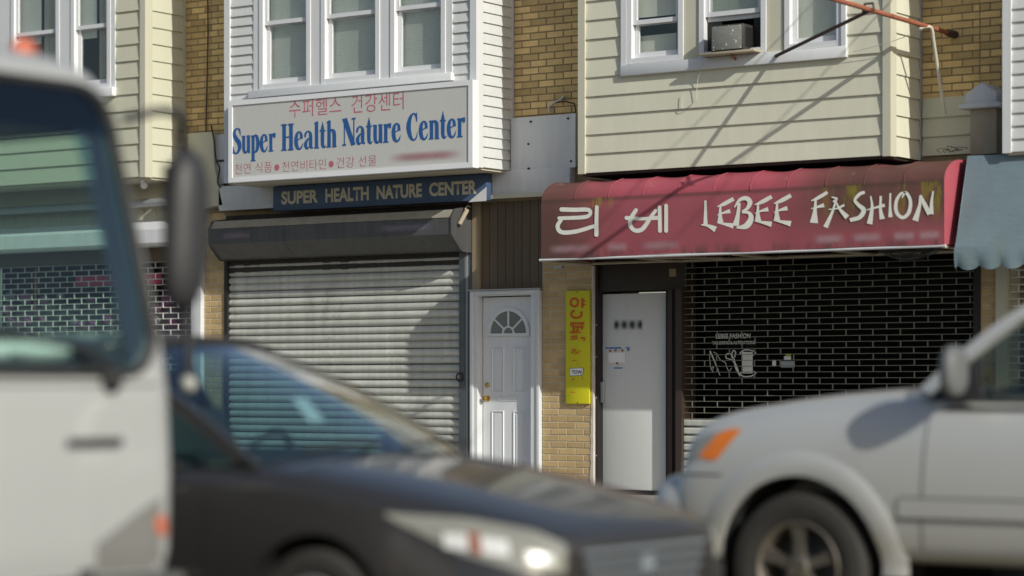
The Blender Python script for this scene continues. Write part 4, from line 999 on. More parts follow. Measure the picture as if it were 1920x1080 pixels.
ko = [[c1(478, 528, 42), c1(600, 532, 42), c1(735, 532, 40), c1(752, 575, 34), c1(700, 602, 38), c1(560, 610, 36), c1(455, 612, 34)],
      [c1(478, 622, 34), c1(440, 690, 40), c1(480, 748, 42), c1(620, 740, 40), c1(790, 690, 36)], [c1(818, 505, 36), c1(815, 640, 38), c1(814, 772, 42)],
      [c1(1195, 535, 38), c1(1150, 610, 40), c1(1140, 680, 40), c1(1185, 730, 40), c1(1260, 715, 42), c1(1340, 600, 36), c1(1385, 540, 32)], [c1(1105, 610, 40), c1(1260, 618, 32), c1(1420, 608, 40)],
      [c2(86, 508, 36), c2(88, 620, 36), c2(90, 735, 38)], [c2(150, 492, 36), c2(150, 620, 36), c2(150, 735, 38)]]
for kk in (ko[:3], ko[3:]): obj('lettering', strokes(MB(), kk, lambda x, y, l: (lambda p: (p.x, LY-0.0003*l, p.z))(at(x, y, LY)), cap=True), 'letterwhite', aw, fix=False)
for u0, u1, vc, am in ((1022, 1118, 464, .5), (1132, 1182, 462, .5), (1196, 1282, 459, .5), (1520, 1588, 443, .6), (1590, 1660, 442, .55), (1668, 1722, 441, .6), (1716, 1768, 440, .6)):
    p = at(u0, vc+16, LY); q = at(u1, vc-14, LY)
    smudge('worn_print', aw, (0.48, 0.30, 0.33), p.x, q.x, 2.622, 2.755, LY, 0, am)
# sagging roll of netting under the awning
nt = thing('netting_roll', 'dark roll of netting sagging below the right end of the red awning', 'netting', at(1700, 470, -0.5))
mb = MB(); random.seed(8)
a, b = at(1640, 468, -0.5), at(1775, 462, -0.5)
for i in range(26):
    d = 0.03+0.10*random.random(); y = -0.5+random.uniform(-0.06, 0.06); ph = random.uniform(-0.1, 0.1)
    mb.tube([(a.x+(b.x-a.x)*t, y, a.z+0.02+(b.z-a.z)*t-d*math.sin(PI*min(1, max(0, t+ph*math.sin(PI*t))))) for t in [k/14 for k in range(15)]], 0.0035, 4)
obj('net', mb, 'greyplastic', nt, kind='stuff', fix=False)

# ================================================================== blue awning
ab = thing('awning', 'faded grey-blue awning with scalloped edge, at the right edge', 'awning', (7.5, -0.8, 2.4))
def blue_mat():
    t = NT('faded_blue_cloth'); b = t.b; p = t.coord('pos')
    v = t.math('ADD', 0.8, t.math('MULTIPLY', t.noise(t.coord('pos', (1, 1, 0.5)), 2.2, 6), 0.4))
    c = t.scale((0.16, 0.22, 0.25), v)
    c = t.mix(t.math('MULTIPLY', t.ramp(t.noise(t.coord('pos', (3, 3, 0.4)), 2.0, 4), 0.5, 0.7), 0.3), c, (0.20, 0.235, 0.18, 1))
    t.put(b.inputs['Base Color'], c); b.inputs['Roughness'].default_value = 0.7
    bn = t.node('Bump'); bn.inputs['Strength'].default_value = 0.35; bn.inputs['Distance'].default_value = 0.02
    t.put(bn.inputs['Height'], t.noise(t.coord('pos', (1, 1, 2.5)), 5, 5)); t.put(b.inputs['Normal'], bn.outputs[0]); return t.m
BM_ = blue_mat()
BX0, BX1 = 5.475, 9.4
t0 = at(1812, 293, -0.60); t1 = at(1792, 468, -0.87); t2 = at(1791, 506, -0.88)
rows = []
n = 72
for i in range(n+1):
    x = BX0+(BX1-BX0)*i/n; r = []
    for j in range(13):
        f = j/12; r.append((x, t0.y+(t1.y-t0.y)*f+0.012*math.sin(PI*f)+0.006*math.sin(x*9+f*6)*f, t0.z+(t1.z-t0.z)*f+0.004*math.sin(x*5)*(1-f)))
    rows.append(r)
o = obj('slope_cloth', MB().grid(rows), BM_, ab, fix=False); smooth(o.data, 40)
rows = []
n = 18*12
for i in range(n+1):
    x = BX0+(BX1-BX0)*i/n; s = abs(math.sin(PI*(x-BX0-0.03)/0.212)); r = []
    for j in range(6):
        f = j/5; zl = t2.z+0.045-0.05*s**0.6
        r.append((x, t1.y-0.012-0.012*math.sin(f*PI)+0.010*math.sin(x*6)*f+0.006*math.sin(x*29)*f, (t1.z+0.02)*(1-f)+zl*f))
    rows.append(r)
o = obj('scalloped_valance', MB().grid(rows), BM_, ab, fix=False); smooth(o.data, 60)
obj('end_panel', MB().add([(BX0+0.002, t0.y, t0.z), (BX0+0.002, t1.y, t1.z), (BX0+0.002, -0.02, t1.z), (BX0+0.002, -0.02, t0.z+0.05)], [(0, 1, 2, 3)]), BM_, ab, fix=False)
obj('top_cloth', MB().add([(BX0, t0.y, t0.z), (BX1, t0.y, t0.z), (BX1, -0.01, t0.z+0.05), (BX0, -0.01, t0.z+0.05)], [(0, 1, 2, 3)]), BM_, ab, fix=False)
# house D shop front under it
box('shop_post', 'creamtrim', HD, 5.50, 5.60, -0.03, 0.3, 0.19, 3.3)
box('shop_room', 'room', HD, 5.61, 12.3, 0.9, 1.0, 0.1, 3.3)
box('lintel', 'ltbrown', HD, 5.61, 12.3, 0.05, 0.3, 2.75, 3.3)
gd = thing('security_grille', 'pale open grille of the shop under the blue awning, right edge', 'grille', (7, 0.04, 0.19))
z = 0.6; k = 0; mb = MB()
while z < 2.75:
    obj('grille_rod', MB().box(5.61, 9.2, 0.046, 0.056, z-0.006, z+0.006), 'whiterod', gd)
    for c in range(22):
        xx = 5.7+0.16*c
        if (c+k) % 2 == 0: mb.box(xx-0.008, xx+0.008, 0.038, 0.046, z-0.005, z+0.068)
    z += 0.0665; k += 1
obj('grille_link', mb, 'whiterod', gd, kind='stuff', fix=False)
wd = thing('window_display', 'teal panel behind the grille under the blue awning', 'display', (6.0, 0.3, 0.5))
box('panel', 'teal', wd, 5.66, 7.5, 0.30, 0.32, 0.5, 1.9); box('panel', 'ltbrown', wd, 5.66, 6.3, 0.33, 0.35, 1.9, 2.7)
# boards, cap and post between cream bay and the right edge
for i in range(3):
    z = 3.50+i*0.18
    obj('siding_board', MB().extrude_x([(0.0, z+0.184), (-0.022, z+0.004), (-0.022, z-0.004), (0.006, z)], 4.75, 5.60), 'tan', HD)
pc = thing('post_cap', 'short grey post with white gabled cap above the blue awning', 'post', (5.62, -0.2, 3.4))
p0 = at(1819, 235, -0.34); p1 = at(1868, 235, -0.34)
bevel(box('post_body', 'wood', pc, p0.x, p1.x, -0.34, 0.0, 3.45, az(1840, 203, -0.34)), 0.004)
zc = az(1840, 203, -0.36)
bevel(box('cap_slab', 'fascia', pc, p0.x-0.085, p1.x+0.07, -0.41, 0.0, zc+0.001, zc+0.045), 0.006)
zz0 = zc+0.046; xm = (p0.x+p1.x)/2
prof = [(p0.x-0.03, zz0), (p1.x+0.02, zz0), (p1.x+0.02, zz0+0.09), (xm, zz0+0.19), (p0.x-0.03, zz0+0.09)]
bevel(obj('cap_gable', MB().extrude_y(prof, -0.38, -0.001), 'fascia', pc), 0.005)
wb = thing('wire_bundle', 'tangled dark wires lying on the ledge above the red awning', 'wire', at(1788, 275, -0.4))
mb = MB(); random.seed(12)
for i in range(7):
    c = at(1768+i*6, 281+random.uniform(-3, 7), -0.4); r = random.uniform(0.03, 0.06)
    mb.tube([(c.x+r*math.cos(a), -0.4+0.05*math.sin(a*2+i), c.z+r*0.4*math.sin(a)) for a in [2*PI*k/12 for k in range(8)]], 0.0028, 4)
obj('wire', mb, 'cable', wb, kind='stuff', fix=False)

# ================================================================== air conditioner
acY = -0.83
ac = thing('air_conditioner', 'old dark window air conditioner with chipped paint on a board, in the cream bay', 'air conditioner', (3.05, -0.8, 4.55))
p0 = at(1333, 96, acY); p1 = at(1393, 50, acY)
zb, zt = az(1363, 95, acY), az(1363, 46, acY)
bevel(box('casing', 'acdark', ac, p0.x, p1.x, acY, -0.60, zb, zt), 0.008)
mb = MB()
for i in range(7): mb.box(p0.x+0.02, p1.x-0.02, acY-0.003, acY+0.001, zb+0.03+i*0.03, zb+0.042+i*0.03)
bevel(box('front_plate', 'acplate', ac, p0.x+0.012, p1.x-0.014, acY-0.006, acY-0.0005, zb+0.012, zt-0.012), 0.002)
random.seed(2)
mb = MB()
for (u, v, r) in ((1374, 57, 4), (1371, 63, 2), (1362, 83, 3), (1380, 77, 4), (1376, 74, 2), (1388, 88, 3), (1386, 71, 2), (1338, 89, 3), (1338, 76, 2), (1355, 91, 2), (1387, 48, 3), (1340, 52, 2), (1352, 72, 1.4), (1366, 48, 1.6), (1338, 95, 2), (1349, 80, 1.2)):
    c = at(u, v, acY-0.0065); k = 7; rr = r/190*0.55
    mb.add([(c.x+rr*random.uniform(.6, 1.2)*math.cos(2*PI*i/k), acY-0.0068, c.z+rr*random.uniform(.7, 1.6)*math.sin(2*PI*i/k)) for i in range(k)], [tuple(range(k))])
obj('paint_chip', mb, 'chip', ac, kind='stuff', fix=False)
for i in range(8): box('louvre', 'black', ac, p1.x+0.0005, p1.x+0.006, acY+0.05+i*0.026, acY+0.062+i*0.026, zb+0.03, zt-0.03)
bevel(box('support_board', 'wood', ac, at(1310, 100, acY).x, at(1425, 100, -0.72).x, acY-0.004, -0.66, zb-0.028, zb-0.003), 0.004)
obj('support_bracket', MB().tube([(p0.x+0.2, acY+0.05, zb-0.035), (p0.x+0.2, -0.66, zb-0.09)], 0.012, 6), 'rust', ac)
box('side_filler', 'black', ac, 2.76, p0.x-0.002, -0.62, -0.61, 4.57, 4.86); box('side_filler', 'black', ac, p1.x+0.002, 3.375, -0.62, -0.61, 4.57, 4.86)
aw2 = thing('hanging_wire', 'thin pale wire hanging below the air conditioner over the cream boards', 'wire', at(1312, 150, -0.70))
obj('wire', MB().tube(cat_rom([at(u, v, y) for u, v, y in ((1325, 108, -.8), (1316, 125, -.76), (1308, 150, -.70), (1306, 180, -.69), (1303, 190, -.69), (1285, 203, -.69), (1278, 198, -.69), (1282, 175, -.69))], 4), 0.0035, 5), 'hose', aw2)

# ================================================================== rusty sign arm and its stays
rf = Vector((5.075, 0, 4.623))
ra = thing('sign_arm', 'rusty bare sign arm sticking out of the brick wall with brown stay and pale hose', 'bracket', rf)
arm = obj('arm', MB().tube([rf, rf+Vector((0, -1.3, 0.01)), rf+Vector((0, -2.75, 0.02))], 0.022, 10), 'rust', ra, sm=60)
obj('wall_socket', MB().tube([rf+Vector((0, 0.02, 0)), rf+Vector((0, -0.18, 0))], [0.040, 0.030], 10), 'cable', ra)
d = lambda y: rf+Vector((0, y, 0.015))
jy = -1.78
st = at(1455, 105, -0.70)
obj('stay', MB().tube([st, d(jy)+Vector((-0.01, 0, -0.02))], 0.017, 8), 'cable', ra)
obj('clamp', MB().tube([d(jy)+Vector((-0.06, 0, -0.03)), d(jy)+Vector((-0.04, 0, 0.05)), d(jy)+Vector((0.04, 0, 0.05)), d(jy)+Vector((0.05, 0.0, -0.02))], 0.012, 6), 'cable', ra)
# service cables from the bay to a pole on the near pavement, out of the picture on the right
for (ua, va, ub, vb), lb in (((1659, 15, 1391, 303), 'thin black service cable fixed near the right corner of the cream bay'), ((1532, 0, 1230, 310), 'thin black service cable fixed above the middle of the cream bay')):
    a, b = at(ua, va, -0.65), at(ub, vb, -0.65); k = (a.z-b.z)/(a.x-b.x); an = Vector((a.x+(5.75-a.z)/k, -0.66, 5.75))
    ct, tn = 1/math.tan(SUN_AZ), math.tan(SUN_EL)/math.sin(SUN_AZ); rise = 0.30; run = ct+(rise-tn)/k
    scb = thing('service_cable', lb, 'cable', an)
    obj('cable', MB().tube([an+Vector((run, -1, rise))*t for t in (0, 4, 10, 18.8)], 0.006, 5), 'cable', scb); obj('anchor_hook', MB().tube([an+Vector((0, 0.02, 0)), an+Vector((0, -0.05, 0.02))], 0.015, 6), 'rust', scb)
up = thing('utility_pole', 'wooden utility pole on the near pavement carrying the service cables', 'pole', (30.5, -19.5, 0.15))
obj('pole', MB().tube([(30.5, -19.5, 0.1), (30.5, -19.5, 12.6)], [0.16, 0.11], 12), 'wood', up); obj('cross_arm', MB().box(28.6, 32.4, -19.56, -19.44, 11.2, 11.32), 'wood', up)
hp = [at(u, v, y) for u, v, y in ((1722, 53, -.75), (1738, 50, -.62), (1747, 54, -.56), (1751, 80, -.50), (1757, 120, -.40), (1764, 165, -.32), (1772, 214, -.26))]
obj('hose', MB().tube(cat_rom(hp, 5), 0.015, 8), 'hose', ra, sm=60)
obj('thin_wire', MB().tube(cat_rom([at(1733, 52, -.70), at(1714, 62, -.72), at(1665, 80, -.74), at(1600, 97, -.72)], 4), 0.003, 5), 'hose', ra)
# ================================================================== vehicles
def evaluated(o):
    dg = bpy.context.evaluated_depsgraph_get(); dg.update()
    me = bpy.data.meshes.new_from_object(o.evaluated_get(dg)); bpy.data.objects.remove(o); return me
def temp(mb_or_me):
    me = mb_or_me.mesh('t') if isinstance(mb_or_me, MB) else mb_or_me
    fixn(me); o = bpy.data.objects.new('t', me); COL.objects.link(o); return o
def loft_body(st):
    """st rows: (x, half width, top z, shoulder z, low z, crown)"""
    rows = []
    for x, w, zt, zs, zl, cr in st:
        zm = zl+(zs-zl)*0.62; zn = zl+(zs-zl)*0.32
        h = [(0, zt+cr), (.45*w, zt+cr*.8), (.80*w, zt), (.945*w, zs), (w, zm), (w*.998, zn), (w*.97, zl+.05), (w*.86, zl), (0, zl)]
        rows.append([(x, y, z) for y, z in h]+[(x, -y, z) for y, z in h[-2:0:-1]])
    n = len(rows[0]); mb = MB(); v = [p for r in rows for p in r]
    f = [(i*n+j, i*n+(j+1) % n, (i+1)*n+(j+1) % n, (i+1)*n+j) for i in range(len(rows)-1) for j in range(n)]
    k = n//2
    for base in (0, (len(rows)-1)*n):           # end caps as quads between the mirrored halves
        for j in range(k):
            a, b = base+j, base+j+1; c, d_ = base+(n-j-1) % n, base+(n-j) % n
            q = [a, b, c, d_]; q = list(dict.fromkeys(q))
            if len(q) >= 3: f.append(tuple(q))
    mb.add(v, f); o = temp(mb)
    m = o.modifiers.new('s', 'SUBSURF'); m.levels = 2; m.render_levels = 2
    return o
def cut(o, cutters):
    for c in cutters:
        m = o.modifiers.new('b', 'BOOLEAN'); m.operation = 'DIFFERENCE'; m.object = c; m.solver = 'EXACT'
    me = evaluated(o)
    for c in cutters: bpy.data.objects.remove(c)
    return me
def cyl(x, z, r, y0, y1, n=40): return temp(MB().extrude_y([(x+r*math.cos(2*PI*i/n), z+r*math.sin(2*PI*i/n)) for i in range(n)], y0, y1))
def bvh_of(me): return BVHTree.FromPolygons([v.co.copy() for v in me.vertices], [tuple(p.vertices) for p in me.polygons])
def lerp_line(pts, t):
    pts = [Vector(p) for p in pts]
    k = t*(len(pts)-1); i = min(int(k), len(pts)-2); return pts[i].lerp(pts[i+1], k-i)
def patch(name, bv, top, bot, mode, m, parent, nu=16, nv=6, off=0.004, sm=40, thick=True):
    """a panel laid on the body: top and bottom outlines in the projection plane, thrown onto the surface along mode"""
    D = {'R': Vector((0, 1, 0)), 'L': Vector((0, -1, 0)), 'F': Vector((-1, 0, 0)), 'T': Vector((0, 0, -1)), 'D': Vector((-.7071, .7071, 0)), 'E': Vector((-.7071, -.7071, 0))}[mode]
    rows = []
    for j in range(nv+1):
        r = []
        for i in range(nu+1):
            a = lerp_line(top, i/nu); b = lerp_line(bot, i/nu); q = a.lerp(b, j/nv)
            o = {'R': lambda: Vector((q.x, -4, q.y)), 'L': lambda: Vector((q.x, 4, q.y)), 'F': lambda: Vector((6, q.x, q.y)), 'T': lambda: Vector((q.x, q.y, 6)),
                 'D': lambda: Vector((q.x*.7071, q.x*.7071, q.y))+Vector((.7071, -.7071, 0))*5, 'E': lambda: Vector((q.x*.7071, -q.x*.7071, q.y))+Vector((.7071, .7071, 0))*5}[mode]()
            hit = bv.ray_cast(o, D)
            if hit[0] is None: p = r[-1] if r else (rows[-1][i] if rows else o+D*5)
            else: p = hit[0]-D*off
            r.append(Vector(p))
        rows.append(r)
    mb = MB().grid(rows)
    o = obj(name, mb, m, parent, local=True, fix=False)
    # face it outwards
    c = o.data.polygons[len(o.data.polygons)//2].normal
    if c.dot(D) > 0: o.data.flip_normals()
    smooth(o.data, 60); return o
def wheel(parent, x, y, r, w, side, spokes=5, rim=0.62, alloy='alloy'):
    """tyre with rim, spokes and hub; side is the outer direction along Y"""
    s = side
    ty = obj('tyre', MB().lathe([(r*rim, -w*.42*s+y), (r*.80, -w*.5*s+y), (r*.95, -w*.46*s+y), (r, -w*.34*s+y), (r, w*.34*s+y), (r*.955, w*.46*s+y), (r*.86, w*.50*s+y), (r*.76, w*.50*s+y), (r*rim, w*.43*s+y), (r*rim*.97, 0+y), (r*rim, -w*.42*s+y)], (x, 0, r), 'y', 40), 'tyre', parent, local=True, sm=40)
    rm = obj('rim', MB().lathe([(r*rim, w*.43*s+y), (r*rim*.97, w*.45*s+y), (r*rim*.90, w*.40*s+y), (r*rim*.86, w*.2*s+y), (r*rim*.84, -w*.3*s+y), (0, -w*.3*s+y)], (x, 0, r), 'y', 40), alloy, ty, local=True, sm=40)
    mb = MB()
    for k in range(spokes):
        a = 2*PI*k/spokes+0.3; ca, sa = math.cos(a), math.sin(a); ta, tb = -sa, ca
        ra, rb = r*.10, r*rim*.92; wa, wb_ = r*.075, r*.115
        q = []
        for (rr, ww, d0) in ((ra, wa, .40), (rb*.6, wa*.9, .37), (rb, wb_, .40)):
            for sgn in (-1, 1): q.append((x+rr*ca+sgn*ww*ta, y+d0*w*s, r+rr*sa+sgn*ww*tb))
        q += [(a_[0], a_[1]-w*.18*s, a_[2]) for a_ in q]
        mb.add(q, [(0, 1, 3, 2), (2, 3, 5, 4), (0, 2, 8, 6), (2, 4, 10, 8), (1, 7, 9, 3), (3, 9, 11, 5), (6, 8, 9, 7), (8, 10, 11, 9)])
    mb.lathe([(0, w*.44*s+y), (r*.12, w*.43*s+y), (r*.17, w*.38*s+y), (r*.17, w*.2*s+y)], (x, 0, r), 'y', 20)
    obj('spokes', mb, alloy, ty, local=True, sm=30)
    obj('brake_disc', MB().lathe([(0, -w*.1*s+y), (r*.42, -w*.1*s+y), (r*.42, -w*.16*s+y)], (x, 0, r), 'y', 24), 'rail', ty, local=True)
    return ty
def torus(mb, c, R, r, ax1, ax2, n=24):
    return mb.tube([Vector(c)+Vector(ax1)*R*math.cos(2*PI*i/n)+Vector(ax2)*R*math.sin(2*PI*i/n) for i in range(n+1)], r, 8)
def quadstrip(a, b, n=8):
    """ruled sheet between two polylines"""
    return MB().grid([[lerp_line(a, i/n) for i in range(n+1)], [lerp_line(b, i/n) for i in range(n+1)]])
def solid(o, t):
    m = o.modifiers.new('t', 'SOLIDIFY'); m.thickness = t; m.offset = 0; return o
def cabin(V, A0, A1, B1, C0, C1, wroof, cfront, paint, glassm, trim, pw=0.035, zpeak=0.05, far_trim=None):
    """roof, pillars and glass. A0 pillar foot, A1 pillar head, C1 rear head, C0 rear foot, as (x, y, z) of the left side"""
    mir = lambda p: Vector((p[0], -p[1], p[2]))
    A0, A1, C0, C1 = map(Vector, (A0, A1, C0, C1))
    # roof
    rows = []
    for i in range(11):
        t = i/10; x = A1.x+(C1.x-A1.x)*t; zz_ = A1.z+(C1.z-A1.z)*t+zpeak*math.sin(PI*(0.12+0.8*t)); yy_ = A1.y+(C1.y-A1.y)*t
        rows.append([(x+(cfront*(1-(k/6)**2) if i == 0 else 0), yy_*k/6*(1.02), zz_-0.055*abs(k/6)**2.4) for k in range(-6, 7)])
    rows2 = []
    for r in rows: rows2.append([(x, y, z-0.055*0) for x, y, z in r])
    o = obj('roof', MB().grid(rows2), paint, V, local=True, fix=False); solid(o, 0.03); smooth(o.data, 60)
    def top_at(t, s):
        x = A1.x+(C1.x-A1.x)*t; z = A1.z+(C1.z-A1.z)*t+zpeak*math.sin(PI*(0.12+0.8*t))-0.06; y = (A1.y+(C1.y-A1.y)*t)*1.02
        return Vector((x, y*s, z))
    # windscreen
    n = 12; bot = []; hd = []
    for k in range(-n, n+1):
        f = k/n
        bot.append(Vector((A0.x+cfront*1.6*(1-f*f), A0.y*f, A0.z-0.005*abs(f)))); hd.append(Vector((A1.x+cfront*(1-f*f), A1.y*f, top_at(0, 1).z+0.055*(1-abs(f)**2.4)-0.01)))
    rows = []
    for j in range(9):
        t = j/8; rows.append([b.lerp(h, t)+Vector((0.02*math.sin(PI*t), 0, 0.03*math.sin(PI*t))) for b, h in zip(bot, hd)])
    ws = obj('windscreen', MB().grid(rows), glassm, V, local=True, fix=False); smooth(ws.data, 60)
    for s in (1, -1):
        a0 = Vector((A0.x, A0.y*s, A0.z)); a1 = top_at(0, s)
        pts = [a0.lerp(a1, j/8)+Vector((0.02*math.sin(PI*j/8), 0, 0.03*math.sin(PI*j/8))) for j in range(9)]
        mb = MB()
        out = Vector((0.015, s*0.02, 0.0))
        rows = [[p+Vector((0.03, -s*0.025, 0.008)) for p in pts], [p+Vector((0.015, s*0.012, 0.012)) for p in pts], [p+Vector((-pw*1.3, s*0.022, 0)) for p in pts], [p+Vector((-pw*1.5, -s*0.02, -0.01)) for p in pts]]
        mb.grid(rows+[rows[0]]); o = obj('pillar', mb, paint, V, local=True, fix=True, sm=50)
        t = obj('pillar_trim', MB().grid([[p+Vector((0.02, -s*0.032, 0.0)) for p in pts], [p+Vector((-pw*1.5, -s*0.030, -0.012)) for p in pts]]), trim, V, local=True, fix=False)
        c0 = Vector((C0.x, C0.y*s, C0.z)); c1 = top_at(1, s)
        pts2 = [c0.lerp(c1, j/8) for j in range(9)]
        o = obj('pillar', MB().grid([[p+Vector((0.12, 0, 0)) for p in pts2], [p+Vector((-0.12, -s*0.05, 0)) for p in pts2]]), paint, V, local=True, fix=False); solid(o, 0.04)
        bt = 0.50; b0 = Vector((A0.x+(C0.x-A0.x)*bt-0.05, A0.y*s*1.03, A0.z-0.02)); b1 = top_at(bt, s)
        o = obj('pillar', MB().grid([[b0+Vector((0.05, 0, 0)), b1+Vector((0.045, 0, 0))], [b0+Vector((-0.05, 0, 0)), b1+Vector((-0.045, 0, 0))]]), 'plastic', V, local=True, fix=False); solid(o, 0.03)
        # roof side rail and door glass
        o = obj('roof_rail', MB().tube([top_at(k/10, s)+Vector((0, 0, 0.0)) for k in range(11)], 0.026, 8), paint, V, local=True, sm=60)
        g0 = [a0+Vector((-0.03, s*0.005, -0.01)), b0, c0+Vector((0.1, 0, 0))]; g1 = [a1+Vector((-0.03, 0, 0)), b1, c1+Vector((0.1, 0, 0))]
        obj('door_glass', quadstrip(g0, g1, 10), glassm, V, local=True, fix=False)
    a = [Vector((C0.x, C0.y*k/6, C0.z)) for k in range(-6, 7)]; b = [Vector((C1.x, C1.y*k/6, top_at(1, 1).z+0.055*(1-abs(k/6)**2.4))) for k in range(-6, 7)]
    obj('rear_glass', MB().grid([a, b]), glassm, V, local=True, fix=False)
def seat(V, x, y, zb, zt, m):
    s = obj('seat', MB().grid([[(x-0.12*t+dx, y+yy, zb+(zt-zb)*t) for t in (0, .3, .6, .9, 1.0)] for dx, yy in ((0.02, -.25), (0.07, -.15), (0.07, .15), (0.02, .25), (-.10, .25), (-.12, 0), (-.10, -.25), (0.02, -.25))]), m, V, local=True, sm=60)
    obj('head_rest', MB().blob((x-0.15, y, zt+0.10), (0.06, 0.14, 0.10), 12, 8), m, V, local=True, sm=60)
def mirror(V, base, c, r, paint, s):
    mb = MB().blob((0, 0, 0), (1, 1, 1), 20, 12); q = lambda a: math.copysign(abs(a)**0.74, a)
    mb.v = [Vector((c[0]+r[0]*q(p.x), c[1]+r[1]*q(p.y), c[2]+r[2]*q(p.z))) for p in mb.v]; o = obj('mirror', mb, paint, V, local=True, sm=60)
    obj('mirror_arm', MB().tube([base, c], [0.05, 0.03], 8), 'plastic', o, local=True)
    return o

# ---- silver off-road wagon, far lane, facing left
V = thing('parked_car', 'silver four wheel drive wagon facing left with orange corner lamp, right foreground', 'car', (8.80, -9.06, 0), None, PI)
V.name = 'car'
ST = [(1.075, .66, .70, .66, .50, .0), (1.065, .82, .80, .76, .46, .0), (1.02, .90, .85, .81, .43, .004), (.90, .935, .862, .835, .42, .004), (.815, .935, .875, .845, .42, .006), (.80, .93, 1.05, .985, .42, .015), (.765, .95, 1.125, 1.035, .41, .025), (.64, .965, 1.175, 1.085, .41, .035), (.45, .975, 1.195, 1.11, .41, .045),
      (.15, .985, 1.235, 1.15, .41, .05), (-.20, .99, 1.265, 1.18, .41, .05), (-.52, .99, 1.285, 1.21, .41, .045), (-.66, .99, 1.285, 1.225, .41, .04), (-.85, .99, 1.265, 1.23, .41, .0),
      (-2.0, .99, 1.25, 1.22, .41, 0), (-3.4, .99, 1.25, 1.22, .41, 0), (-3.95, .97, 1.25, 1.2, .42, 0), (-4.08, .90, 1.15, 1.1, .45, 0)]
ST = [((.2+(r[0]-.2)*.875) if r[0] > .2 else r[0],)+r[1:] for r in ST]
o = loft_body(ST)
cs = [cyl(0, .39, .475, .55, 1.4), cyl(0, .39, .475, -1.4, -.55), cyl(-3.0, .39, .475, .55, 1.4), cyl(-3.0, .39, .475, -1.4, -.55)]
o2 = o.copy(); o2.data = o.data.copy(); COL.objects.link(o2); full = evaluated(o2); bv = bvh_of(full)
me = cut(o, cs)
body = obj('body', me, 'silver', V, local=True, sm=30, fix=False)
for x in (0, -3.0):
    for s in (1, -1): obj('wheel_well', MB().lathe([(.47, s*.94), (.47, s*.45), (0, s*.45)], (x, 0, .39), 'y', 30), 'rubber', V, local=True, fix=False)
for x in (0, -3.0):
    for s in (1, -1): wheel(V, x, s*.855, .388, .26, s)
    for s in (1, -1):                      # flared arch
        rows = []
        for i in range(33):
            a = math.radians(-14+208*i/32); yb = None; r = []
            for rr, dy in ((.470, -.02), (.472, .006), (.50, .011), (.55, .009), (.60, .001), (.615, -.006)):
                px_, pz = x+rr*math.cos(a), .39+rr*math.sin(a)
                hit = bv.ray_cast(Vector((px_, s*4, max(pz, .47))), Vector((0, -s, 0)))
                y = abs(hit[0].y) if hit[0] is not None else .97
                r.append((px_, s*(y+dy), max(pz, .36)))
            rows.append(r)
        o = obj('wheel_arch_flare', MB().grid(rows), 'silver', V, local=True, fix=False); smooth(o.data, 60)
        if s < 0: o.data.flip_normals()
cabin(V, (-.64, .86, 1.285), (-1.36, .70, 1.87), None, (-3.98, .84, 1.25), (-3.75, .68, 1.85), .7, 0.10, 'silver', 'suvglass', 'trimtan', 0.05, 0.04)
for s, md in ((1, 'L'), (-1, 'R')):
    patch('corner_lamp', bv, [(.36, 1.10), (.44, 1.10), (.51, 1.07)], [(.49, .935), (.56, .935), (.61, .955)], md, 'amber', V, 10, 6, 0.006)
    patch('headlight', bv, [(.46, 1.095), (.58, 1.07), (.66, 1.03)], [(.62, .93), (.69, .915), (.74, .905)], md, 'lens', V, 8, 5, 0.005)
    patch('side_cladding', bv, [(-.58, .765), (-2.5, .765)], [(-.58, .665), (-2.5, .665)], md, 'silver', V, 24, 3, 0.008)
    patch('door_gap', bv, [(-.72, 1.2), (-.726, 1.2)], [(-.70, .5), (-.706, .5)], md, 'rubber', V, 1, 12, 0.003)
    patch('door_gap', bv, [(-1.95, 1.2), (-1.956, 1.2)], [(-1.95, .5), (-1.956, .5)], md, 'rubber', V, 1, 12, 0.003)
    patch('cladding_gap', bv, [(-.58, .770), (-2.5, .770)], [(-.58, .763), (-2.5, .757)], md, 'greyplastic', V, 24, 1, 0.009)
    patch('cladding_gap', bv, [(-.58, .667), (-2.5, .667)], [(-.58, .655), (-2.5, .652)], md, 'greyplastic', V, 24, 1, 0.010)
    patch('running_board', bv, [(-.62, .50), (-2.5, .50)], [(-.62, .455), (-2.5, .455)], md, 'silver2', V, 24, 2, 0.03)
    patch('bumper_gap', bv, [(.45, .862), (.96, .855)], [(.45, .855), (.96, .847)], md, 'rubber', V, 16, 1, 0.004)
    patch('door_handle', bv, [(-1.62, 1.03), (-1.82, 1.03)], [(-1.62, .99), (-1.82, .99)], md, 'silver2', V, 6, 2, 0.02)
    patch('window_seal', bv, [(-.80, 1.222), (-3.4, 1.222)], [(-.80, 1.20), (-3.4, 1.20)], md, 'rubber', V, 20, 1, 0.006)
    mr = mirror(V, (-.86, s*.92, 1.29), (-.93, s*1.085, 1.40), (.050, .115, .125), 'mirrorgrey', s)
    o = obj('mirror_sail', MB().add([(-.72, s*.93, 1.25), (-1.02, s*.93, 1.25), (-.97, s*.905, 1.46)], [(0, 1, 2)]), 'plastic', V, local=True, fix=False); solid(o, .03)
patch('grille', bv, [(-.48, .985), (.48, .985)], [(-.42, .80), (.42, .80)], 'F', 'plastic', V, 16, 5, 0.004)
for k in range(3): patch('grille_bar', bv, [(-.46, .95-.05*k), (.46, .95-.05*k)], [(-.46, .935-.05*k), (.46, .935-.05*k)], 'F', 'chrome', V, 16, 1, 0.012)
patch('number_plate', bv, [(-.16, .66), (.16, .66)], [(-.16, .54), (.16, .54)], 'F', 'sticker', V, 6, 2, 0.012)
obj('deck', MB().box(-3.9, -.80, -.86, .86, 1.242, 1.262), 'cabin', V, local=True)
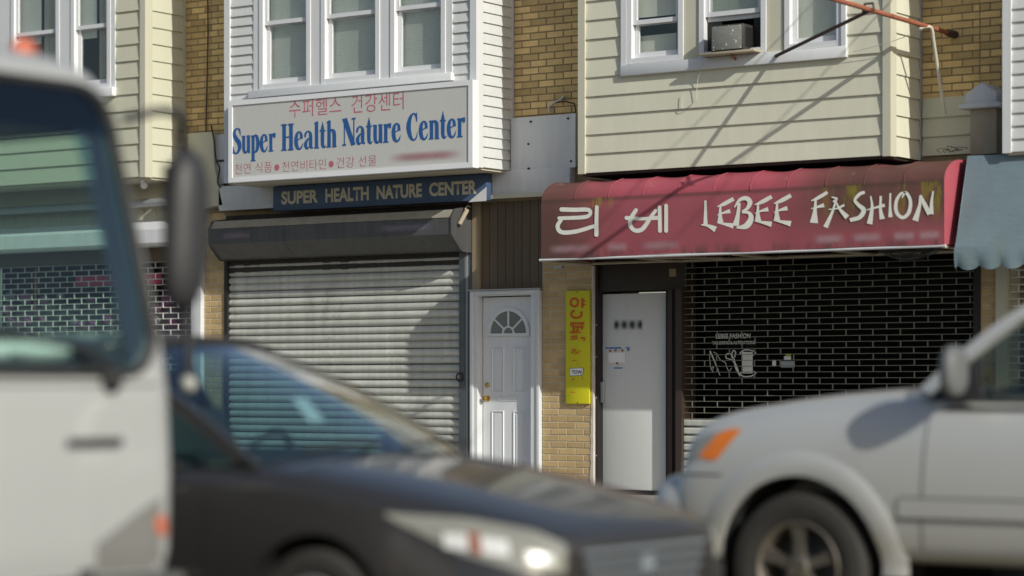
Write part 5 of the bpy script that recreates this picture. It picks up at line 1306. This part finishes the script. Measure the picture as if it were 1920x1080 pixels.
obj('dashboard', MB().blob((-.92, 0, 1.255), (.22, .84, .075), 16, 6), 'cabin', V, local=True, sm=60)
for y in (.42, -.42): seat(V, -1.75, y, 1.24, 1.50, 'seat'); seat(V, -2.75, y, 1.24, 1.46, 'seat')
obj('steering_wheel', torus(MB(), (-1.28, .42, 1.27), .19, .017, (0, 1, 0), (.45, 0, .9)), 'plastic', V, local=True, sm=60)
obj('sun_visor', MB().box(-1.62, -1.42, .12, .62, 1.745, 1.76), 'trimtan', V, local=True)

# ---- dark saloon, near lane, facing right
V = thing('car', 'dark grey saloon car facing right with long swept headlamps, centre foreground', 'car', (8.42, -12.58, 0), None, 0)
ST = [(1.035, .58, .69, .65, .32, .0), (1.02, .70, .725, .68, .26, .0), (.95, .79, .76, .70, .22, .012), (.80, .85, .80, .74, .21, .03), (.58, .885, .85, .785, .20, .04), (.30, .905, .905, .835, .20, .045),
      (.02, .91, .955, .88, .20, .045), (-.22, .912, .99, .915, .20, .04), (-.42, .912, 1.0, .935, .20, .03), (-.85, .912, .985, .935, .20, 0), (-1.8, .912, .99, .95, .20, 0), (-2.9, .912, 1.0, .96, .20, 0),
      (-3.3, .90, 1.05, .98, .22, .02), (-3.65, .86, 1.05, .98, .26, .02), (-3.75, .78, .96, .90, .32, 0)]
o = loft_body(ST)
o2 = o.copy(); o2.data = o.data.copy(); COL.objects.link(o2); full = evaluated(o2); bv = bvh_of(full)
cs = [cyl(0, .335, .385, .55, 1.4), cyl(0, .335, .385, -1.4, -.55), cyl(-2.75, .335, .385, .55, 1.4), cyl(-2.75, .335, .385, -1.4, -.55)]
me = cut(o, cs)
obj('body', me, 'graphite', V, local=True, sm=30, fix=False)
for x in (0, -2.75):
    for s in (1, -1): obj('wheel_well', MB().lathe([(.38, s*.86), (.38, s*.45), (0, s*.45)], (x, 0, .335), 'y', 30), 'rubber', V, local=True, fix=False)
for x in (0, -2.75):
    for s in (1, -1): wheel(V, x, s*.80, .33, .215, s, 7, .66, 'grey')
cabin(V, (-.46, .77, 1.0), (-1.52, .60, 1.525), None, (-3.35, .74, 1.06), (-2.75, .56, 1.50), .6, 0.14, 'graphite', 'carglass', 'trimtan', 0.05, 0.06)
for md in ('D', 'E'):
    sg_ = 1
    patch('headlight', bv, [(-.36, .815), (-.05, .80), (.20, .755), (.32, .70)], [(-.36, .80), (-.10, .665), (.12, .60), (.32, .585)], md, 'lens', V, 16, 6, 0.006)
    patch('lamp_bowl', bv, [(-.155, .745), (-.065, .74)], [(-.155, .685), (-.065, .675)], md, 'glintbowl', V, 6, 4, 0.010)
    patch('lamp_bowl', bv, [(-.02, .735), (.085, .72)], [(-.02, .665), (.085, .655)], md, 'glintbowl', V, 6, 4, 0.010)
    patch('lamp_bowl', bv, [(.15, .68), (.26, .66)], [(.15, .635), (.26, .62)], md, 'glintbowl', V, 6, 4, 0.010)
    patch('turn_lamp', bv, [(-.065, .75), (-.02, .745)], [(-.06, .67), (-.015, .66)], md, 'brownlens', V, 4, 4, 0.010)
for s, md in ((1, 'L'), (-1, 'R')):
    patch('door_gap', bv, [(-.62, .93), (-.626, .93)], [(-.56, .3), (-.566, .3)], md, 'rubber', V, 1, 10, 0.003)
    patch('door_gap', bv, [(-1.72, .93), (-1.726, .93)], [(-1.72, .3), (-1.726, .3)], md, 'rubber', V, 1, 10, 0.003)
    patch('door_handle', bv, [(-1.42, .83), (-1.62, .84)], [(-1.42, .80), (-1.62, .81)], md, 'graphite', V, 6, 2, 0.02)
    patch('bumper_gap', bv, [(.42, .76), (.36, .52)], [(.416, .76), (.356, .52)], md, 'rubber', V, 6, 1, 0.003)
    mirror(V, (-.92, s*.88, 1.0), (-1.02, s*1.01, 1.05), (.07, .11, .075), 'graphite', s)
patch('grille', bv, [(-.50, .685), (0, .70), (.50, .685)], [(-.40, .47), (.40, .47)], 'F', 'plastic', V, 16, 5, 0.006)
for k in range(4): patch('grille_bar', bv, [(-.48+.02*k, .668-.05*k), (.48-.02*k, .668-.05*k)], [(-.48+.02*k, .652-.05*k), (.48-.02*k, .652-.05*k)], 'F', 'grillebar', V, 16, 1, 0.016)
patch('emblem', bv, [(-.05, .63), (.05, .63)], [(-.05, .57), (.05, .57)], 'F', 'grillebar', V, 4, 3, 0.02)
patch('lower_intake', bv, [(-.62, .40), (.62, .40)], [(-.58, .29), (.58, .29)], 'F', 'plastic', V, 16, 3, 0.006)
patch('bonnet_gap', bv, [(.88, -.62), (.2, -.79), (-.42, -.80)], [(.88, -.614), (.2, -.784), (-.42, -.794)], 'T', 'rubber', V, 24, 1, 0.003)
patch('bonnet_gap', bv, [(.88, .614), (.2, .784), (-.42, .794)], [(.88, .62), (.2, .79), (-.42, .80)], 'T', 'rubber', V, 24, 1, 0.003)
patch('cowl_panel', bv, [(-.34, -.74), (-.14, 0), (-.34, .74)], [(-.50, -.76), (-.30, 0), (-.50, .76)], 'T', 'plastic', V, 20, 3, 0.004)
for y0, y1 in ((-.62, .02), (.05, .68)): obj('wiper', MB().tube([(-.27, y0, 1.05), (-.29, (y0+y1)/2, 1.075), (-.36, y1, 1.06)], 0.010, 6), 'rubber', V, local=True)
obj('deck', MB().box(-3.2, -.85, -.80, .80, .975, .998), 'cabin', V, local=True)
obj('dashboard', MB().blob((-1.0, 0, .985), (.26, .76, .06), 16, 6), 'cabin', V, local=True, sm=60)
for y in (.38, -.38): seat(V, -1.75, y, .97, 1.22, 'cabin'); seat(V, -2.6, y, .97, 1.2, 'cabin')
obj('steering_wheel', torus(MB(), (-1.36, .38, .95), .17, .016, (0, 1, 0), (.45, 0, .9)), 'plastic', V, local=True, sm=60)
obj('inspection_sticker', MB().add([(-.93, .20, 1.16), (-.93, .32, 1.16), (-1.04, .31, 1.27), (-1.04, .20, 1.27)], [(0, 1, 2, 3)]), 'sticker', V, local=True, fix=False)

# ---- white lorry cab at the left, parked at the near kerb
V = thing('truck', 'white flat fronted lorry with dark green windscreen and tall black mirror, left foreground', 'truck', (8.36, -15.2, 0), None, 0)
LV = [(.62, .0, .97, .12), (.70, .015, .99, .13), (1.0, .02, 1.0, .14), (1.30, .01, 1.0, .15), (1.42, -.005, .995, .15), (1.7, -.055, .98, .15), (2.0, -.115, .96, .16), (2.3, -.18, .935, .17), (2.45, -.215, .915, .18), (2.535, -.27, .88, .20), (2.59, -.36, .80, .22), (2.62, -.50, .68, .24), (2.63, -.70, .5, .25)]
XB = -1.75
def ringpts(xf, hw, r, z, xb):
    pts = []
    for (cx, cy, a0) in ((xf-r, hw-r, 0), (xb+r, hw-r, 90), (xb+r, -hw+r, 180), (xf-r, -hw+r, 270)):
        for k in range(9):
            a = math.radians(a0+90*k/8); pts.append((cx+r*math.cos(a), cy+r*math.sin(a), z))
    return pts
fine = []
for i in range(len(LV)-1):
    for k in range(4):
        t = k/4; fine.append([a+(b-a)*t for a, b in zip(LV[i], LV[i+1])])
fine.append(LV[-1])
rings = [ringpts(xf, hw, r, z, XB+max(0, (z-2.42))*1.2) for z, xf, hw, r in fine]
n = len(rings[0]); mb = MB(); mb.add([p for r in rings for p in r], [(i*n+j, i*n+(j+1) % n, (i+1)*n+(j+1) % n, (i+1)*n+j) for i in range(len(rings)-1) for j in range(n)]+[tuple(range(n))[::-1], tuple(range((len(rings)-1)*n, len(rings)*n))])
o = temp(mb); full = o.data.copy(); bv = bvh_of(full)
m = o.modifiers.new('t', 'SOLIDIFY'); m.thickness = 0.045; m.offset = -1
WY0, WY1, WZ0, WZ1, WR = .85, .80, 1.39, 2.455, .17
def ws_outline(grow=0.0):
    pts = []
    y0, y1, z0, z1, r = WY0+grow, WY1+grow, WZ0-grow, WZ1+grow, WR
    for (cy, cz, a0) in ((y1-r, z1-r, 0), (-y1+r, z1-r, 90), (-y0+r, z0+r, 180), (y0-r, z0+r, 270)):
        for k in range(9):
            a = math.radians(a0+90*k/8); pts.append((cy+r*math.cos(a), cz+r*math.sin(a)))
    return pts
pr = ws_outline(); k = len(pr)
c1_ = temp(MB().add([(-.62, y, z) for y, z in pr]+[(.3, y, z) for y, z in pr], [(i, (i+1) % k, k+(i+1) % k, k+i) for i in range(k)]+[tuple(range(k))[::-1], tuple(range(k, 2*k))]))
wp = [(-.30, 1.40), (-.27, 1.46), (-.40, 2.28), (-.46, 2.33), (-1.22, 2.33), (-1.30, 2.26), (-1.30, 1.42), (-1.26, 1.38)]
c2_ = temp(MB().extrude_y(wp, .6, 1.3)); c3_ = temp(MB().extrude_y(wp, -1.3, -.6))
me = cut(o, [c1_, c2_, c3_])
cab = obj('cab', me, 'truckwhite', V, local=True, sm=35, fix=False)
# windscreen glass, its blue band and rubber seal
ys = [-WY0+2*WY0*i/40 for i in range(41)]
def zlo(y): d = max(0, abs(y)-(WY0-WR)); return WZ0+WR-math.sqrt(max(0, WR*WR-d*d))
def zhi(y):
    y = y*WY1/WY0; d = max(0, abs(y)-(WY1-WR)); return WZ1-WR+math.sqrt(max(0, WR*WR-d*d))
patch('windscreen', bv, [(y*WY1/WY0, zhi(y)) for y in ys], [(y, zlo(y)) for y in ys], 'F', 'truckglass', V, 40, 14, -0.012)
for sg_ in (1, -1): patch('edge_band', bv, [(sg_*y, zhi(y)-.17) for y in (.60, .67, .73, .77)], [(sg_*y, zlo(y)+.006) for y in (.72, .77, .81, .845)], 'F', 'edgeband', V, 6, 12, -0.006)
patch('sun_band', bv, [(y*WY1/WY0*.995, zhi(y)-.004) for y in ys], [(y*WY1/WY0, min(zhi(y)-.006, WZ1-.17)) for y in ys], 'F', 'sunband', V, 40, 6, -0.006)
def proj_pts(pts, off): return [bv.ray_cast(Vector((4, y, z)), Vector((-1, 0, 0)))[0]+Vector((off, 0, 0)) for y, z in pts]
pts = proj_pts(ws_outline(0.012), 0.004); obj('window_seal', MB().tube(pts+[pts[0]], 0.020, 8), 'rubber', V, local=True, sm=60)
for s in (1, -1):
    q = []
    for x, z in wp:
        h = bv.ray_cast(Vector((x, s*3, z)), Vector((0, -s, 0))); q.append(h[0]+Vector((0, -s*.015, 0)))
    o = obj('door_glass', MB().add(q, [tuple(range(len(q)))]), 'truckglass', V, local=True, fix=False)
    obj('window_seal', MB().tube([p+Vector((0, s*.015, 0)) for p in q]+[q[0]+Vector((0, s*.015, 0))], 0.014, 6), 'rubber', V, local=True)
    md = 'L' if s > 0 else 'R'
    patch('door_gap', bv, [(-.22, 1.36), (-.226, 1.36)], [(-.16, .75), (-.166, .75)], md, 'rubber', V, 1, 8, 0.003)
    patch('door_gap', bv, [(-1.42, 2.38), (-1.426, 2.38)], [(-1.42, .75), (-1.426, .75)], md, 'rubber', V, 1, 12, 0.003)
    patch('door_handle', bv, [(-1.15, 1.22), (-1.36, 1.22)], [(-1.15, 1.17), (-1.36, 1.17)], md, 'plastic', V, 4, 2, 0.02)
    dm = 'E' if s > 0 else 'D'
    # corner lamp: orange and clear halves, set in a grey corner piece
    patch('corner_panel', bv, [(.38, .74), (.55, .86), (.70, .95), (.86, 1.02)], [(.38, .63), (.55, .63), (.70, .63), (.86, .63)], dm, 'cornergrey', V, 12, 5, 0.004)
    patch('turn_lamp', bv, [(.60, .83), (.69, .835)], [(.61, .76), (.69, .755)], dm, 'redlens', V, 6, 4, 0.012)
    patch('marker_lamp', bv, [(.69, .81), (.76, .81)], [(.69, .735), (.76, .735)], dm, 'lens', V, 6, 4, 0.012)
    # mirror on its loop arm, corner pole with ball
    c = Vector((-.25, s*1.285, 1.955))
    mb = MB(); rows = []
    for i in range(13):
        t = -1+2*i/12; rz_ = .345*t; k_ = (1-abs(t)**3.2)**0.5 if abs(t) < 1 else 0.0
        rows.append([(c.x+.085*k_*math.cos(a)*(1.0 if math.cos(a) > 0 else .35), c.y+.112*k_*math.sin(a)+0.02*t*s, c.z+rz_) for a in [2*PI*j/16 for j in range(17)]])
    mr = obj('mirror', MB().grid(rows), 'plastic', V, local=True, sm=60)
    obj('mirror_glass', MB().box(c.x-.034, c.x-.030, c.y-.085, c.y+.085, c.z-.26, c.z+.26), 'chrome', mr, local=True)
    obj('mirror_arm', MB().tube(cat_rom([(-.22, s*.90, 2.36), (-.12, s*1.02, 2.40), (-.16, s*1.18, 2.385), (-.26, s*1.28, 2.33), (-.27, s*1.31, 2.2)], 5), 0.018, 8), 'plastic', mr, local=True, sm=60)
    obj('mirror_arm', MB().tube(cat_rom([(-.26, s*1.31, 1.7), (-.26, s*1.32, 1.55), (-.26, s*1.325, 1.36)], 4), 0.016, 8), 'plastic', mr, local=True, sm=60)
    obj('pole_ball', MB().blob((-.26, s*1.325, 1.335), (.034, .034, .036), 12, 8), 'ballgrey', mr, local=True, sm=80)
    wp_ = [bv.ray_cast(Vector((4, s*y, z)), Vector((-1, 0, 0)))[0]+Vector((.03, 0, 0)) for y, z in ((.60, 1.37), (.45, 1.47), (.10, 1.50), (-.05, 1.49))]
    wi = obj('wiper', MB().tube(wp_, 0.013, 6), 'rubber', V, local=True)
    obj('wiper_pivot', MB().blob(wp_[0]+Vector((-.01, 0, -.02)), (.035, .05, .05), 10, 6), 'rubber', wi, local=True)
    patch('grip_bar', bv, [(s*.36, 1.135), (s*.64, 1.135)], [(s*.36, 1.105), (s*.64, 1.105)], 'F', 'plastic', V, 6, 2, 0.02)
    patch('panel_latch', bv, [(s*.44, .63+.02), (s*.52, .65)], [(s*.44, .625), (s*.52, .625)], 'F', 'rubber', V, 3, 1, 0.008)
    h = bv.ray_cast(Vector((-.47, s*.62, 5)), Vector((0, 0, -1)))[0]
    obj('clearance_lamp', MB().blob(h+Vector((0, 0, .01)), (.045, .06, .05), 12, 8), 'redlens', V, local=True, sm=60)
patch('panel_gap', bv, [(-.86, 1.335), (.86, 1.335)], [(-.86, 1.328), (.86, 1.328)], 'F', 'rubber', V, 20, 1, 0.003)
bevel(obj('bumper', MB().box(-.25, .06, -.98, .98, .34, .615), 'greyplastic', V, local=True), 0.03, 3)
obj('cab_lining', MB().box(XB+.08, -.22, -.90, .90, .66, 1.30), 'cabin', V, local=True)
obj('cab_back', MB().box(XB+.06, XB+.10, -.86, .86, 1.30, 2.4), 'cabin', V, local=True)
obj('dashboard', MB().blob((-.30, 0, 1.36), (.26, .86, .09), 16, 8), 'cabin', V, local=True, sm=60)
obj('dash_paper', MB().blob((-.20, .42, 1.455), (.10, .17, .045), 10, 6).blob((-.22, .22, 1.46), (.07, .10, .05), 9, 6), 'sticker', V, local=True, sm=60)
for y in (.45, -.45): seat(V, -1.3, y, 1.25, 1.75, 'cabin')
obj('steering_wheel', torus(MB(), (-.55, .45, 1.42), .20, .018, (0, 1, 0), (.8, 0, .6)), 'plastic', V, local=True, sm=60)
obj('chassis', MB().box(-5.6, -.3, -.45, .45, .45, .60), 'rail', V, local=True)
bevel(obj('cargo_box', MB().box(-5.7, -1.9, -1.1, 1.1, .95, 3.1), 'truckwhite', V, local=True), 0.03, 2)
for x in (-.85, -4.3):
    for s in (1, -1): wheel(V, x, s*.86, .37, .24, s, 8, .6, 'grey')
